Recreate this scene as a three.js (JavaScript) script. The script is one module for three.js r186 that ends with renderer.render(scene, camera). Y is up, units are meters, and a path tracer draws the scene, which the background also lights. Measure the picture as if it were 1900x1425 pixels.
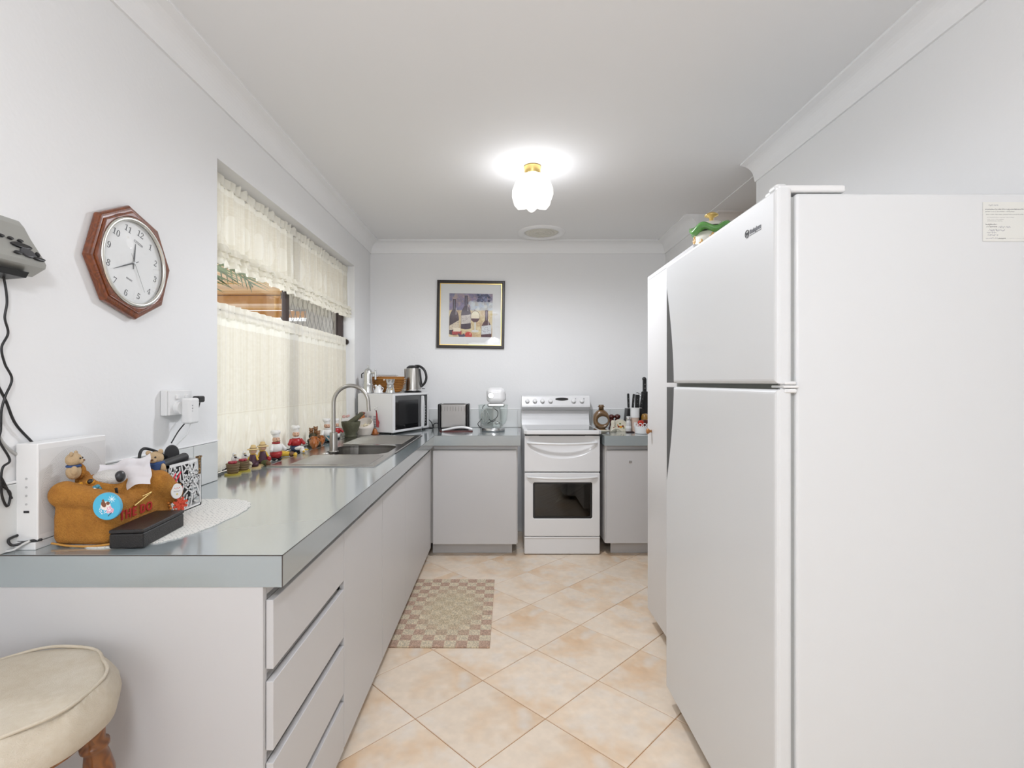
import * as THREE from 'three';
import { RoundedBoxGeometry } from 'three/addons/geometries/RoundedBoxGeometry.js';
import { mergeGeometries } from 'three/addons/utils/BufferGeometryUtils.js';
import { FontLoader } from 'three/addons/loaders/FontLoader.js';
import { TextGeometry } from 'three/addons/geometries/TextGeometry.js';
import { MarchingCubes } from 'three/addons/objects/MarchingCubes.js';
import { RectAreaLightUniformsLib } from 'three/addons/lights/RectAreaLightUniformsLib.js';
import { Brush, Evaluator, SUBTRACTION } from 'three-bvh-csg';

RectAreaLightUniformsLib.init();
const scene = new THREE.Scene();
const renderer = new THREE.WebGLRenderer({ antialias: true });
renderer.toneMapping = THREE.LinearToneMapping;
renderer.toneMappingExposure = 1.08;
renderer.shadowMap.enabled = true;

// ---- camera: level, one-point perspective, a small lens shift ----
const EYE = 1.23, FOC = 937, VX = 932, VY = 709;
const camera = new THREE.PerspectiveCamera(2 * Math.atan(712.5 / FOC) * 180 / Math.PI, 1900 / 1425, 0.05, 200);
camera.position.set(0, EYE, 0);
camera.lookAt(0, EYE, -1);
camera.setViewOffset(1900, 1425, 950 - VX, 712.5 - VY, 1900, 1425);
camera.updateProjectionMatrix();

// ---- sky: bright overcast ----
scene.background = new THREE.Color().setRGB(0.93, 0.97, 1.0);
scene.backgroundIntensity = 2.7;

// ---- daylight through the wide window of the dining end, behind the camera ----
const LAMP = 4.05, PEND = .5, FILL = 2.6;    // candela of the ceiling lamp, the dining pendant and the added fill lamp
const dayLight = new THREE.RectAreaLight(0xe8f0ff, .35, 1.9, 1.75);
dayLight.position.set(0.128, 1.3, 3.16); dayLight.lookAt(0.128, 1.3, 0); scene.add(dayLight);

// ---- from photo pixels to places: on a level plane, on the side wall, on a facing wall ----
const onY = (px, py, y) => { const s = (py - VY) / (EYE - y); return [(px - VX) / s, y, -FOC / s]; };
const onX = (px, py, x) => { const s = (px - VX) / x; return [x, EYE - (py - VY) / s, -FOC / s]; };
const onZ = (px, py, d) => { const s = FOC / d; return [(px - VX) / s, EYE - (py - VY) / s, -d]; };

// ---- helpers ----
let seed = 7;
const rnd = () => { seed = (seed * 1664525 + 1013904223) >>> 0; return seed / 4294967296; };
const rr = (a, b) => a + (b - a) * rnd();
const used = {};
const numbered = (n) => { if (!(n in used)) { used[n] = 0; return n; } used[n]++; return n + '_' + String(used[n]).padStart(3, '0'); };
function prep(g) {
  const o = g.index ? g.toNonIndexed() : g.clone();
  for (const k of Object.keys(o.attributes)) if (!['position', 'normal', 'uv'].includes(k)) o.deleteAttribute(k);
  if (!o.attributes.normal) o.computeVertexNormals();
  if (!o.attributes.uv) o.setAttribute('uv', new THREE.BufferAttribute(new Float32Array(o.attributes.position.count * 2), 2));
  o.clearGroups(); o.morphAttributes = {};
  return o;
}
function metreUV(g) {   // uv in metres, by the axis that each face looks along
  const p = g.attributes.position, n = g.attributes.normal, u = g.attributes.uv;
  for (let i = 0; i < p.count; i += 3) {
    let ax = 0, ay = 0, az = 0;
    for (let k = 0; k < 3; k++) { ax += Math.abs(n.getX(i + k)); ay += Math.abs(n.getY(i + k)); az += Math.abs(n.getZ(i + k)); }
    for (let k = 0; k < 3; k++) {
      const x = p.getX(i + k), y = p.getY(i + k), z = p.getZ(i + k);
      if (ax >= ay && ax >= az) u.setXY(i + k, z, y); else if (ay >= az) u.setXY(i + k, x, z); else u.setXY(i + k, x, y);
    }
  }
  return g;
}
function merged(geos, keepUV) {
  const list = (Array.isArray(geos) ? geos : [geos]).map(prep);
  const g = list.length === 1 ? list[0] : mergeGeometries(list, false);
  return keepUV ? g : metreUV(g);
}
function obj(name, geos, mat, parent = scene, keepUV = false) {
  const m = new THREE.Mesh(merged(geos, keepUV), mat);
  m.name = parent === scene ? numbered(name) : name;
  m.castShadow = m.receiveShadow = true;
  parent.add(m);
  return m;
}
function tag(o, label, category, group) { o.userData.label = label; o.userData.category = category; if (group) o.userData.group = group; return o; }
function thing(name, label, category, pos = [0, 0, 0], turn = 0, group) {
  const o = new THREE.Group(); o.name = numbered(name); o.position.set(...pos); o.rotation.y = turn; scene.add(o);
  return tag(o, label, category, group);
}
function struct(name, geos, mat, label, category) {
  const m = obj(name, geos, mat); m.userData.kind = 'structure'; if (label) tag(m, label, category); return m;
}
const T = (g, x = 0, y = 0, z = 0, rx = 0, ry = 0, rz = 0) => { if (rx) g.rotateX(rx); if (ry) g.rotateY(ry); if (rz) g.rotateZ(rz); return g.translate(x, y, z); };
const box = (x0, x1, y0, y1, z0, z1) => new THREE.BoxGeometry(Math.abs(x1 - x0), Math.abs(y1 - y0), Math.abs(z1 - z0)).translate((x0 + x1) / 2, (y0 + y1) / 2, (z0 + z1) / 2);
const rbox = (x0, x1, y0, y1, z0, z1, r = 0.004, seg = 2) => { const w = Math.abs(x1 - x0), h = Math.abs(y1 - y0), d = Math.abs(z1 - z0); return new RoundedBoxGeometry(w, h, d, seg, Math.min(r, w * .49, h * .49, d * .49)).translate((x0 + x1) / 2, (y0 + y1) / 2, (z0 + z1) / 2); };
const cyl = (r0, r1, h, x = 0, y = 0, z = 0, n = 24) => new THREE.CylinderGeometry(r1, r0, h, n).translate(x, y + h / 2, z);   // base radius, top radius, from y upwards
const sph = (r, x = 0, y = 0, z = 0, sx = 1, sy = 1, sz = 1, n = 18) => new THREE.SphereGeometry(r, n, Math.round(n * .7)).scale(sx, sy, sz).translate(x, y, z);
const lathe = (pts, n = 32) => new THREE.LatheGeometry(pts.map((p) => new THREE.Vector2(Math.max(p[0], 0), p[1])), n);
const tube = (pts, r, n = 40, rs = 8, closed = false) => new THREE.TubeGeometry(new THREE.CatmullRomCurve3(pts.map((p) => new THREE.Vector3(...p)), closed, 'centripetal'), n, r, rs, closed);
function bar(a, b, r0, r1 = r0, n = 10) {
  const A = new THREE.Vector3(...a), B = new THREE.Vector3(...b), d = B.clone().sub(A), g = new THREE.CylinderGeometry(r1, r0, d.length(), n);
  g.applyQuaternion(new THREE.Quaternion().setFromUnitVectors(new THREE.Vector3(0, 1, 0), d.clone().normalize()));
  return g.translate((A.x + B.x) / 2, (A.y + B.y) / 2, (A.z + B.z) / 2);
}
function extr(pts, depth, bevel = 0, holes = [], seg = 2) {
  const s = new THREE.Shape(pts.map((p) => new THREE.Vector2(...p)));
  for (const h of holes) s.holes.push(new THREE.Path(h.map((p) => new THREE.Vector2(...p))));
  return new THREE.ExtrudeGeometry(s, { depth, bevelEnabled: bevel > 0, bevelSize: bevel, bevelThickness: bevel, bevelOffset: -bevel, bevelSegments: seg, curveSegments: 12 });
}
const ell = (rx, ry, n = 40, cx = 0, cy = 0) => [...Array(n)].map((_, i) => [cx + rx * Math.cos(i / n * 2 * Math.PI), cy + ry * Math.sin(i / n * 2 * Math.PI)]);
function basis(g0, ex, ey, ez, o = [0, 0, 0]) {   // turn a shape to new axes; a mirrored one gets its faces turned round again
  const m = new THREE.Matrix4().makeBasis(new THREE.Vector3(...ex), new THREE.Vector3(...ey), new THREE.Vector3(...ez)).setPosition(...o);
  const g = prep(g0).applyMatrix4(m);
  if (m.determinant() < 0) for (const k of ['position', 'normal', 'uv']) { const t = g.attributes[k], a = t.array, n = t.itemSize; for (let i = 0; i < t.count; i += 3) for (let q = 0; q < n; q++) { const s = a[(i + 1) * n + q]; a[(i + 1) * n + q] = a[(i + 2) * n + q]; a[(i + 2) * n + q] = s; } }
  return g;
}

// ---- textures ----
function hash(x, y, s) { let h = (x * 374761393 + y * 668265263 + s * 974634777) | 0; h = Math.imul(h ^ (h >>> 13), 1274126177); return ((h ^ (h >>> 16)) >>> 0) / 4294967296; }
function vnoise(x, y, per, s) {
  const xi = Math.floor(x), yi = Math.floor(y), fx = x - xi, fy = y - yi, u = fx * fx * (3 - 2 * fx), v = fy * fy * (3 - 2 * fy), w = (n) => ((n % per) + per) % per;
  const a = hash(w(xi), w(yi), s), b = hash(w(xi + 1), w(yi), s), c = hash(w(xi), w(yi + 1), s), d = hash(w(xi + 1), w(yi + 1), s);
  return a + (b - a) * u + (c - a) * v + (a - b - c + d) * u * v;
}
function fbm(x, y, f, oct, s) { let t = 0, a = .5, n = 0; for (let o = 0; o < oct; o++) { t += a * vnoise(x * f, y * f, f, s + o); n += a; a *= .55; f *= 2; } return t / n; }
function dataTex(size, fn, srgb = true, rep = [1, 1]) {   // fn(u, v) -> [r, g, b] 0..1
  const d = new Uint8Array(size * size * 4);
  for (let j = 0; j < size; j++) for (let i = 0; i < size; i++) {
    const c = fn(i / size, j / size), k = (j * size + i) * 4;
    for (let q = 0; q < 3; q++) d[k + q] = Math.max(0, Math.min(255, c[q] * 255)); d[k + 3] = 255;
  }
  const t = new THREE.DataTexture(d, size, size); t.magFilter = THREE.LinearFilter; t.minFilter = THREE.LinearFilter; t.wrapS = t.wrapT = THREE.RepeatWrapping; t.repeat.set(...rep);
  if (srgb) t.colorSpace = THREE.SRGBColorSpace; t.needsUpdate = true; return t;
}
function canvasTex(w, h, draw) {
  const c = document.createElement('canvas'); c.width = w; c.height = h; draw(c.getContext('2d'), w, h);
  const t = new THREE.CanvasTexture(c); t.colorSpace = THREE.SRGBColorSpace; return t;
}
const lerp3 = (a, b, t) => [a[0] + (b[0] - a[0]) * t, a[1] + (b[1] - a[1]) * t, a[2] + (b[2] - a[2]) * t];
const hex = (h) => [(h >> 16) / 255, ((h >> 8) & 255) / 255, (h & 255) / 255];
const grey = (v) => [v, v, v];

const tileTex = dataTex(512, (u, v) => {
  const big = fbm(u, v, 4, 4, 11), fine = fbm(u, v, 24, 3, 31), sp = fbm(u, v, 9, 3, 51);
  let c = lerp3(hex(0xf0dfca), hex(0xe3c09a), Math.min(1, Math.max(0, (big - .36) * 2.2)));
  c = lerp3(c, hex(0xece3d8), Math.max(0, (sp - .56) * 2.2)); return c.map((x) => x * (.965 + fine * .07));
}, true, [1.4, 1.4]);
const plasterBump = dataTex(256, (u, v) => grey(fbm(u, v, 32, 3, 5)), false, [3, 3]);
const feltTex = dataTex(256, (u, v) => grey(fbm(u, v, 64, 2, 8)), false, [12, 12]);
const brushTex = dataTex(256, (u, v) => grey(.5 * fbm(u * .12, v, 64, 2, 9) + .5 * fbm(u * .5, v, 64, 2, 10)), false, [3, 3]);
const woodTex = (a, b, rep, s) => dataTex(256, (u, v) => {
  const w = fbm(u, v, 3, 3, s) * 1.4, g = .5 + .5 * Math.sin((u * 9 + w * 5) * Math.PI * 2), f = fbm(u * 1, v * .12, 64, 2, s + 3);
  return lerp3(hex(a), hex(b), Math.min(1, g * .55 + f * .5)).map((x) => x * (.88 + f * .24));
}, true, rep);

// ---- materials ----
const std = (o) => new THREE.MeshStandardMaterial(o), phy = (o) => new THREE.MeshPhysicalMaterial(o);
const lin = (r, g, b) => new THREE.Color().setRGB(r, g, b);
const M = {
  wall: std({ color: lin(.83, .83, .825), roughness: .8, bumpMap: plasterBump, bumpScale: .0004 }),
  ceil: std({ color: lin(.86, .86, .855), roughness: .9 }),
  cornice: std({ color: lin(.87, .87, .865), roughness: .55 }),
  grout: std({ color: 0xb98a5c, roughness: .95 }),
  splash: std({ color: lin(.66, .675, .66), roughness: .22 }),
  splashGrout: std({ color: lin(.72, .71, .68), roughness: .9 }),
  top: phy({ color: lin(.31, .358, .368), roughness: .15, ior: 2.3, clearcoat: 1, clearcoatRoughness: .12 }),
  dark: std({ color: lin(.018, .016, .016), roughness: .5 }),
  cab: std({ color: lin(.60, .592, .59), roughness: .42 }),
  carcass: std({ color: lin(.66, .64, .62), roughness: .5 }),
  enamel: phy({ color: lin(.80, .80, .80), roughness: .28, clearcoat: .5, clearcoatRoughness: .08 }),
  fridge: phy({ color: lin(.735, .745, .745), roughness: .5, clearcoat: .3, clearcoatRoughness: .07 }),
  whitePlastic: std({ color: lin(.80, .80, .79), roughness: .35 }),
  greyPlastic: std({ color: lin(.075, .075, .072), roughness: .45 }),
  midGrey: std({ color: lin(.32, .32, .31), roughness: .5 }),
  blackPlastic: std({ color: lin(.012, .012, .013), roughness: .35 }),
  blackGlass: phy({ color: lin(.01, .01, .011), roughness: .06, clearcoat: 1, clearcoatRoughness: .03 }),
  steel: std({ color: lin(.44, .425, .40), metalness: 1, roughness: .3, bumpMap: brushTex, bumpScale: .00004 }),
  sinkSteel: std({ color: lin(.47, .46, .44), metalness: 1, roughness: .22 }),
  chrome: std({ color: lin(.78, .78, .78), metalness: 1, roughness: .1 }),
  alu: std({ color: lin(.70, .71, .71), metalness: 1, roughness: .26 }),
  brass: std({ color: lin(.78, .57, .22), metalness: 1, roughness: .28 }),
  bronzeFrame: std({ color: lin(.035, .018, .014), roughness: .45 }),
  glass: phy({ color: 0xffffff, roughness: 0.02, transmission: 1, thickness: 0, ior: 1.45 }),
};
const solid = (c, r = .5, m = 0) => std({ color: c, roughness: r, metalness: m });
// =====================  THE SETTING  =====================
const WL = -1.088, WR = 1.343, ZB = -4.16, ZF = 3.2, CEIL = 2.382, CT = 0.857, CTH = 0.07;
const WIN = { z0: -1.927, z1: -3.722, head: 2.085, sill: CT - .03 };
const OP0 = -2.67, OP1 = -3.46;    // the doorway in the right wall
{
  // floor: grout bed with every tile laid on it, in diamonds
  const floor = struct('floor', box(WL - .1, 2.5, -.12, -.0025, ZB - .1, ZF + .1), M.grout, 'peach ceramic floor tiles laid diagonally with brown grout', 'floor');
  const t = .2376, c0 = [-.0805, -2.083], gap = .003, half = t - gap * .72;
  const tm = [.97, 1, 1.0, .985, 1.01].map((k, i) => std({ map: (() => { const x = tileTex.clone(); x.offset.set(i * .37, i * .61); x.rotation = i * 1.3; x.needsUpdate = true; return x; })(), color: new THREE.Color(k, k, k), roughness: .34 }));
  const clip = (poly, f) => { const out = []; poly.forEach((a, i) => { const b = poly[(i + 1) % poly.length], fa = f(a), fb = f(b); if (fa >= 0) out.push(a); if ((fa >= 0) !== (fb >= 0)) { const q = fa / (fa - fb); out.push([a[0] + (b[0] - a[0]) * q, a[1] + (b[1] - a[1]) * q]); } }); return out; };
  let n = 0;
  for (let i = -10; i <= 12; i++) for (let j = -24; j <= 12; j++) {
    if ((i + j) & 1) continue;
    const cx = c0[0] + i * t, cz = c0[1] + t + j * t;
    let p = [[half, 0], [0, half], [-half, 0], [0, -half]].map(([a, b]) => [cx + a, cz + b]);
    const xr = cz < OP0 && cz > OP1 ? 2.38 : WR;
    p = clip(p, (q) => q[0] - WL - .002); p = clip(p, (q) => xr - .002 - q[0]); p = clip(p, (q) => q[1] - ZB - .002); p = clip(p, (q) => (ZF - .002) - q[1]);
    if (p.length < 3) continue;
    let area = 0; p.forEach((a, k) => { const b = p[(k + 1) % p.length]; area += a[0] * b[1] - a[1] * b[0]; });
    if (Math.abs(area) < .0012) continue;
    const g = basis(extr(p.map(([x, z]) => [x - cx, -(z - cz)]), .0075, .0015, [], 1), [1, 0, 0], [0, 0, -1], [0, 1, 0]);
    const m = obj('tile', g, tm[(i * 7 + j * 3 + 400) % 5], floor); m.position.set(cx, -.009, cz); n++;
  }
  // ceiling
  struct('ceiling', [box(WL - .12, WR + .12, CEIL, CEIL + .1, ZB - .1, ZF + .1), box(WR + .06, 2.5, CEIL - .004, CEIL + .1, OP1 - .1, OP0 + .1)], M.ceil, 'plain white plaster ceiling above the kitchen', 'ceiling');
  // walls
  const wl = struct('wall_left', [box(WL - .11, WL, 0, CEIL, ZF, WIN.z0), box(WL - .11, WL, 0, CEIL, WIN.z1, ZB - .1), box(WL - .11, WL, WIN.head, CEIL, WIN.z0, WIN.z1), box(WL - .11, WL, 0, WIN.sill - .012, WIN.z0, WIN.z1)], M.wall, 'white painted wall with clock, phone and kitchen window', 'wall');
  const wb = struct('wall_back', box(WL - .11, WR + .1, 0, CEIL, ZB - .1, ZB), M.wall, 'off-white wall behind the stove with framed still life', 'wall');
  const wr = struct('wall_right', [box(WR, WR + .1, 0, CEIL, ZF, OP0), box(WR, WR + .1, 0, CEIL, OP1, ZB)], M.wall, 'white wall behind the refrigerator, ending at an opening', 'wall');
  struct('wall_passage', [box(WR + .1, 2.5, 0, CEIL, OP1 - .1, OP1), box(WR + .1, 2.5, 0, CEIL, OP0, OP0 + .1), box(2.4, 2.5, 0, CEIL, OP1, OP0)], std({ color: lin(.70, .66, .62), roughness: .85 }), 'beige side passage walls past the doorway opening', 'wall');
  struct('wall_front', [box(WL - .1, -.82, 0, CEIL, ZF, ZF + .12), box(1.08, WR + .1, 0, CEIL, ZF, ZF + .12), box(-.82, 1.08, 2.18, CEIL, ZF, ZF + .12), box(-.82, 1.08, 0, .42, ZF, ZF + .12)], M.wall, 'white dining room wall behind the camera with a wide window', 'wall');
  // splashback tiles, 150 mm, on the walls
  const sg = rbox(-.0745, .0745, 0, .146, 0, .007, .002, 1), sv = [0, 1, 2].map((k) => std({ color: lin(.69 + k * .012, .70 + k * .012, .685 + k * .012), roughness: .2 }));
  const stile = (par, x, z, ry, w, k) => { const m = obj('tile', T(sg.clone().scale(w / .149, 1, 1)), sv[k % 3], par); m.position.set(x, CT + .001, z); m.rotation.y = ry; };
  for (let k = 0, x = WL + .0; x < WR - .02; k++, x += .152) { const w = Math.min(.149, WR - x - .002); stile(wb, x + w / 2 + .001, ZB, 0, w, k); }
  for (let k = 0, z = WIN.z0 + .006; z < -1.1; k++, z += .152) stile(wl, WL, z + .0755, Math.PI / 2, .149, k);
  for (let k = 0, z = WIN.z1 - .151; z > ZB; k++, z -= .152) { const w = Math.min(.149, z + .151 - ZB - .01); if (w > .03) stile(wl, WL, z + .151 - w / 2, Math.PI / 2, w, k + 1); }
  struct('trim_1', [rbox(WL, WR, CT + .148, CT + .154, ZB, ZB + .006, .002, 1), rbox(WL, WL + .006, CT + .148, CT + .154, -1.012, WIN.z0, .002, 1)], M.cornice, 'white sealant bead along the top of the wall tiles', 'trim');
  // cornice: coved plaster moulding
  const cp = [[0, 0], [0, -.094], [.009, -.094], [.011, -.086]]; for (let k = 1; k < 10; k++) { const a = k / 10 * Math.PI / 2; cp.push([.013 + .064 * (1 - Math.cos(a)), -.083 + .07 * Math.sin(a)]); } cp.push([.078, -.011], [.086, -.009], [.086, 0]);
  const cove = (len) => extr(cp, len);
  const cl = basis(cove(ZF - ZB), [1, 0, 0], [0, 1, 0], [0, 0, 1], [WL, CEIL, ZB]);
  const cb = basis(cove(WR - WL), [0, 0, 1], [0, 1, 0], [1, 0, 0], [WL, CEIL, ZB]);
  const cr = (z0, z1) => basis(cove(Math.abs(z1 - z0)), [-1, 0, 0], [0, 1, 0], [0, 0, 1], [WR, CEIL, Math.min(z0, z1)]);
  struct('trim_2', cl, M.cornice, 'white coved cornice along the window wall', 'cornice');
  struct('trim_3', cb, M.cornice, 'white coved cornice above the back wall', 'cornice');
  struct('trim_4', cr(OP0, ZF), M.cornice, 'white coved cornice above the refrigerator, cut off at the opening', 'cornice');
  struct('trim_5', cr(ZB, OP1), M.cornice, 'short white coved cornice in the corner past the opening', 'cornice');
  struct('trim_6', basis(cove(1.05), [0, 0, 1], [0, 1, 0], [1, 0, 0], [WR + .1, CEIL - .004, OP1]), std({ color: lin(.78, .74, .70), roughness: .6 }), 'cornice of the side passage', 'cornice');
  const beam = struct('trim_7', rbox(1.62, 1.76, 2.0, 2.30, OP1 + .09, OP1 + .16, .004), std({ map: woodTex(0xc9a27a, 0xb98a5e, [4, 4], 71), roughness: .5 }), 'tan timber door head in the side passage', 'trim'); beam.rotation.set(0, 0, 0);
}
// ---- kitchen window: bronze sliding frame, two panes, diamond security screen ----
{
  const w = new THREE.Group(); w.name = 'window_1'; scene.add(w); w.userData.kind = 'structure'; tag(w, 'dark bronze sliding kitchen window with diamond security mesh', 'window');
  const X = WL - .100, z0 = WIN.z0, z1 = WIN.z1, y0 = CT, y1 = WIN.head, zm = -2.80, f = .034;
  obj('frame', [rbox(X - .03, X + .018, y0, y1, z0, z0 - f), rbox(X - .03, X + .018, y0, y1, z1 + f, z1), rbox(X - .03, X + .018, y1 - f, y1, z0, z1), rbox(X - .03, X + .018, y0, y0 + f, z0, z1)], M.bronzeFrame, w);
  obj('meeting_stile', [rbox(X - .008, X + .014, y0, y1, zm + .06, zm + .015)], M.bronzeFrame, w);
  obj('meeting_stile', [rbox(X - .028, X - .006, y0, y1, zm + .02, zm - .03)], std({ color: lin(.08, .05, .045), roughness: .4 }), w);
  obj('pane', box(X - .001, X + .003, y0 + f, y1 - f, z0 - f, zm + .05), M.glass, w);
  obj('pane', box(X - .019, X - .015, y0 + f, y1 - f, zm, z1 + f), M.glass, w);
  const bars = []; const zs = zm - .01, ze = z1 + .02, L = y1 - y0; const st = .075, sl = 1.75;
  for (let s = zs + L / sl; s > ze - L / sl; s -= st) for (const q of [-1, 1]) {
    let a = [s, y0], b = [s + q * L / sl, y1];
    const cut = (zc) => { const tt = (zc - a[0]) / (b[0] - a[0]); return [zc, a[1] + (b[1] - a[1]) * tt]; };
    if (Math.max(a[0], b[0]) < ze || Math.min(a[0], b[0]) > zs) continue;
    if (a[0] > zs) a = cut(zs); if (b[0] > zs) b = cut(zs); if (a[0] < ze) a = cut(ze); if (b[0] < ze) b = cut(ze);
    bars.push(bar([X - .045, a[1], a[0]], [X - .045, b[1], b[0]], .0026, .0026, 5));
  }
  const scr = obj('security_mesh', bars, std({ color: lin(.13, .12, .10), roughness: .5 }), w); tag(scr, 'diamond pattern metal security mesh');delete scr.userData.category;
  const w2 = new THREE.Group(); w2.name = 'window_2'; scene.add(w2); w2.userData.kind = 'structure'; tag(w2, 'wide dining room window behind the camera', 'window');
  obj('frame', [box(-.82, 1.08, .42, .47, ZF + .02, ZF + .08), box(-.82, 1.08, 2.13, 2.18, ZF + .02, ZF + .08), box(-.82, -.77, .42, 2.18, ZF + .02, ZF + .08), box(1.03, 1.08, .42, 2.18, ZF + .02, ZF + .08), box(.10, .16, .42, 2.18, ZF + .02, ZF + .08)], M.bronzeFrame, w2);
  obj('pane', box(-.77, .10, .47, 2.13, ZF + .05, ZF + .054), M.glass, w2); obj('pane', box(.16, 1.03, .47, 2.13, ZF + .05, ZF + .054), M.glass, w2);
}
// ---- outside: patio with a timber lined roof, a rendered wing wall, ground, a palm ----
{
  struct('ground', box(-14, 14, -.3, -.13, -16, 14), solid(lin(.42, .40, .37), .9), 'pale concrete patio outside the window', 'ground');
  const roof = thing('patio_roof', 'timber board lining of the patio roof seen through the window', 'patio roof', [-3.9, 2.62, -6.2]);
  const bm = [0xcfa05c, 0xc4934f, 0xd6aa68].map((c) => std({ color: c, roughness: .45 }));
  for (let k = 0; k < 34; k++) { const z = 3.3 - k * .205; obj('board', rbox(-2.4, 2.35, -.006 + (k % 3) * .003, .02, z - .098, z + .098, .004, 1), bm[k % 3], roof); }
  obj('beam', rbox(-2.4, 2.35, -.14, -.01, -1.95, -1.86, .004), bm[1], roof); obj('beam', rbox(-2.4, 2.35, -.14, -.01, -3.65, -3.56, .004), bm[1], roof);
  const wing = struct('wall_wing', [box(-2.14, -1.3, 1.96, 3.3, -5.2, -5.05), box(-1.96, -1.3, 0, 1.96, -5.2, -5.05), box(-2.14, -1.96, 0, 1.84, -5.2, -5.05)], solid(lin(.30, .285, .25), .9), 'grey rendered wall of the house wing beyond the window', 'wall');
  const palm = thing('palm', 'green palm fronds outside the window below the patio roof', 'palm', [-2.02, -.13, -3.1]);
  const pm = phy({ color: lin(.10, .17, .07), roughness: .6, transmission: .2 });
  obj('trunk', lathe([[.06, 0], [.05, .5], [.04, 1.2], [.03, 1.9], [.0, 1.92]], 12), solid(lin(.18, .13, .08), .9), palm);
  for (let k = 0; k < 7; k++) {
    const a = k / 7 * Math.PI * 2 + .55, pts = []; for (let q = 0; q <= 6; q++) { const r = q / 6 * .62; pts.push([Math.cos(a) * r, 1.9 + .34 * Math.sin(q / 6 * 2.3) - .1 * q / 6, Math.sin(a) * r]); }
    const fr = obj('frond', tube(pts, .006, 16, 5), pm, palm); const lv = [];
    for (let q = 1; q < 15; q++) for (const s of [-1, 1]) { const f = q / 15, r = f * .62, p = [Math.cos(a) * r, 1.9 + .34 * Math.sin(f * 2.3) - .1 * f, Math.sin(a) * r], L = .26 * Math.sin(.4 + f * 2.3), aa = a + s * (.9 - f * .3); lv.push(new THREE.BufferGeometry().setFromPoints([new THREE.Vector3(p[0] + Math.cos(a) * .016, p[1], p[2] + Math.sin(a) * .016), new THREE.Vector3(p[0] - Math.cos(a) * .006, p[1] - .012, p[2] - Math.sin(a) * .006), new THREE.Vector3(p[0] + Math.cos(aa) * L, p[1] - L * .45, p[2] + Math.sin(aa) * L)])); }
    lv.forEach((g) => { g.computeVertexNormals(); }); obj('leaflets', lv, pm, fr);
  }
}
// =====================  LAMPS  =====================
{
  const p = onY(988, 309, CEIL), L = thing('fill_lamp', 'petal shaped white glass ceiling lamp on a brass base, lit', 'lamp', [p[0], CEIL, p[2]]);
  obj('base', lathe([[0, 0], [.046, 0], [.047, -.008], [.043, -.022], [.044, -.03], [.040, -.036], [.040, -.05], [.0, -.05]]), M.brass, L);
  const sh = lathe([[.042, -.045], [.066, -.055], [.092, -.085], [.108, -.125], [.110, -.155], [.102, -.185], [.085, -.205], [.05, -.214], [.0, -.216]], 72);
  const q = sh.attributes.position; for (let i = 0; i < q.count; i++) { const x = q.getX(i), y = q.getY(i), z = q.getZ(i), a = Math.atan2(z, x), k = 1 + .055 * Math.abs(Math.sin(a * 3 + .5 + (y + .1) * 4)) - .03; q.setXYZ(i, x * k, y + (y < -.17 ? .012 * Math.cos(a * 6) * Math.min(1, Math.hypot(x, z) / .08) : 0), z * k); }
  sh.computeVertexNormals();
  obj('lamp_shade', sh, std({ color: lin(.85, .85, .84), roughness: .3, emissive: 0xfffdf6, emissiveIntensity: .95 }), L);
  const pl = new THREE.PointLight(0xf4f7ff, LAMP * .055); pl.position.set(0, -.15, 0); pl.shadow.radius = 4; pl.castShadow = true; L.add(pl);
  const sp = new THREE.SpotLight(0xf4f7ff, LAMP, 0, Math.PI * .49, .35); sp.position.set(0, -.15, 0); sp.target.position.set(0, -1.5, 0); sp.shadow.radius = 4; sp.castShadow = true; L.add(sp, sp.target);
  // added fill lamp, out of view, brightens the near walls, bench and floor
  const O = thing('fill_lamp', 'added fill light shaped as a round white drop lamp above the camera', 'lamp', [-.14, CEIL, .25]);
  obj('base', lathe([[0, 0], [.07, 0], [.07, -.02], [.008, -.03], [.008, -.42], [0, -.42]]), M.brass, O);
  obj('lamp_shade', lathe([[.03, -.415], [.10, -.43], [.15, -.47], [.17, -.52], [.15, -.57], [.09, -.60], [0, -.61]], 40), std({ color: lin(.85, .85, .84), roughness: .4, emissive: 0xffffff, emissiveIntensity: .9 }), O);
  const po = new THREE.PointLight(0xf4f7ff, FILL); po.position.set(0, -.52, 0); po.shadow.radius = 6; po.castShadow = true; O.add(po);
  // pendant over the dining table, behind the camera: it throws the tap's shadow on the microwave
  const D = thing('pendant_lamp', 'round white pendant lamp over the dining table behind the camera', 'lamp', [-.10, 1.62, 2.1]);
  obj('cord', cyl(.004, .004, CEIL - 1.62 - .1, 0, .1, 0, 8), M.whitePlastic, D); obj('canopy', cyl(.05, .03, .03, 0, CEIL - 1.62 - .03, 0), M.brass, D);
  obj('lamp_shade', sph(.1, 0, 0, 0, 1, 1, 1, 24), std({ color: lin(.85, .85, .84), roughness: .4, emissive: 0xfffaf0, emissiveIntensity: .9 }), D);
  const pd = new THREE.PointLight(0xf4f7ff, PEND); pd.shadow.radius = 3; pd.castShadow = true; D.add(pd);
}
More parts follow.
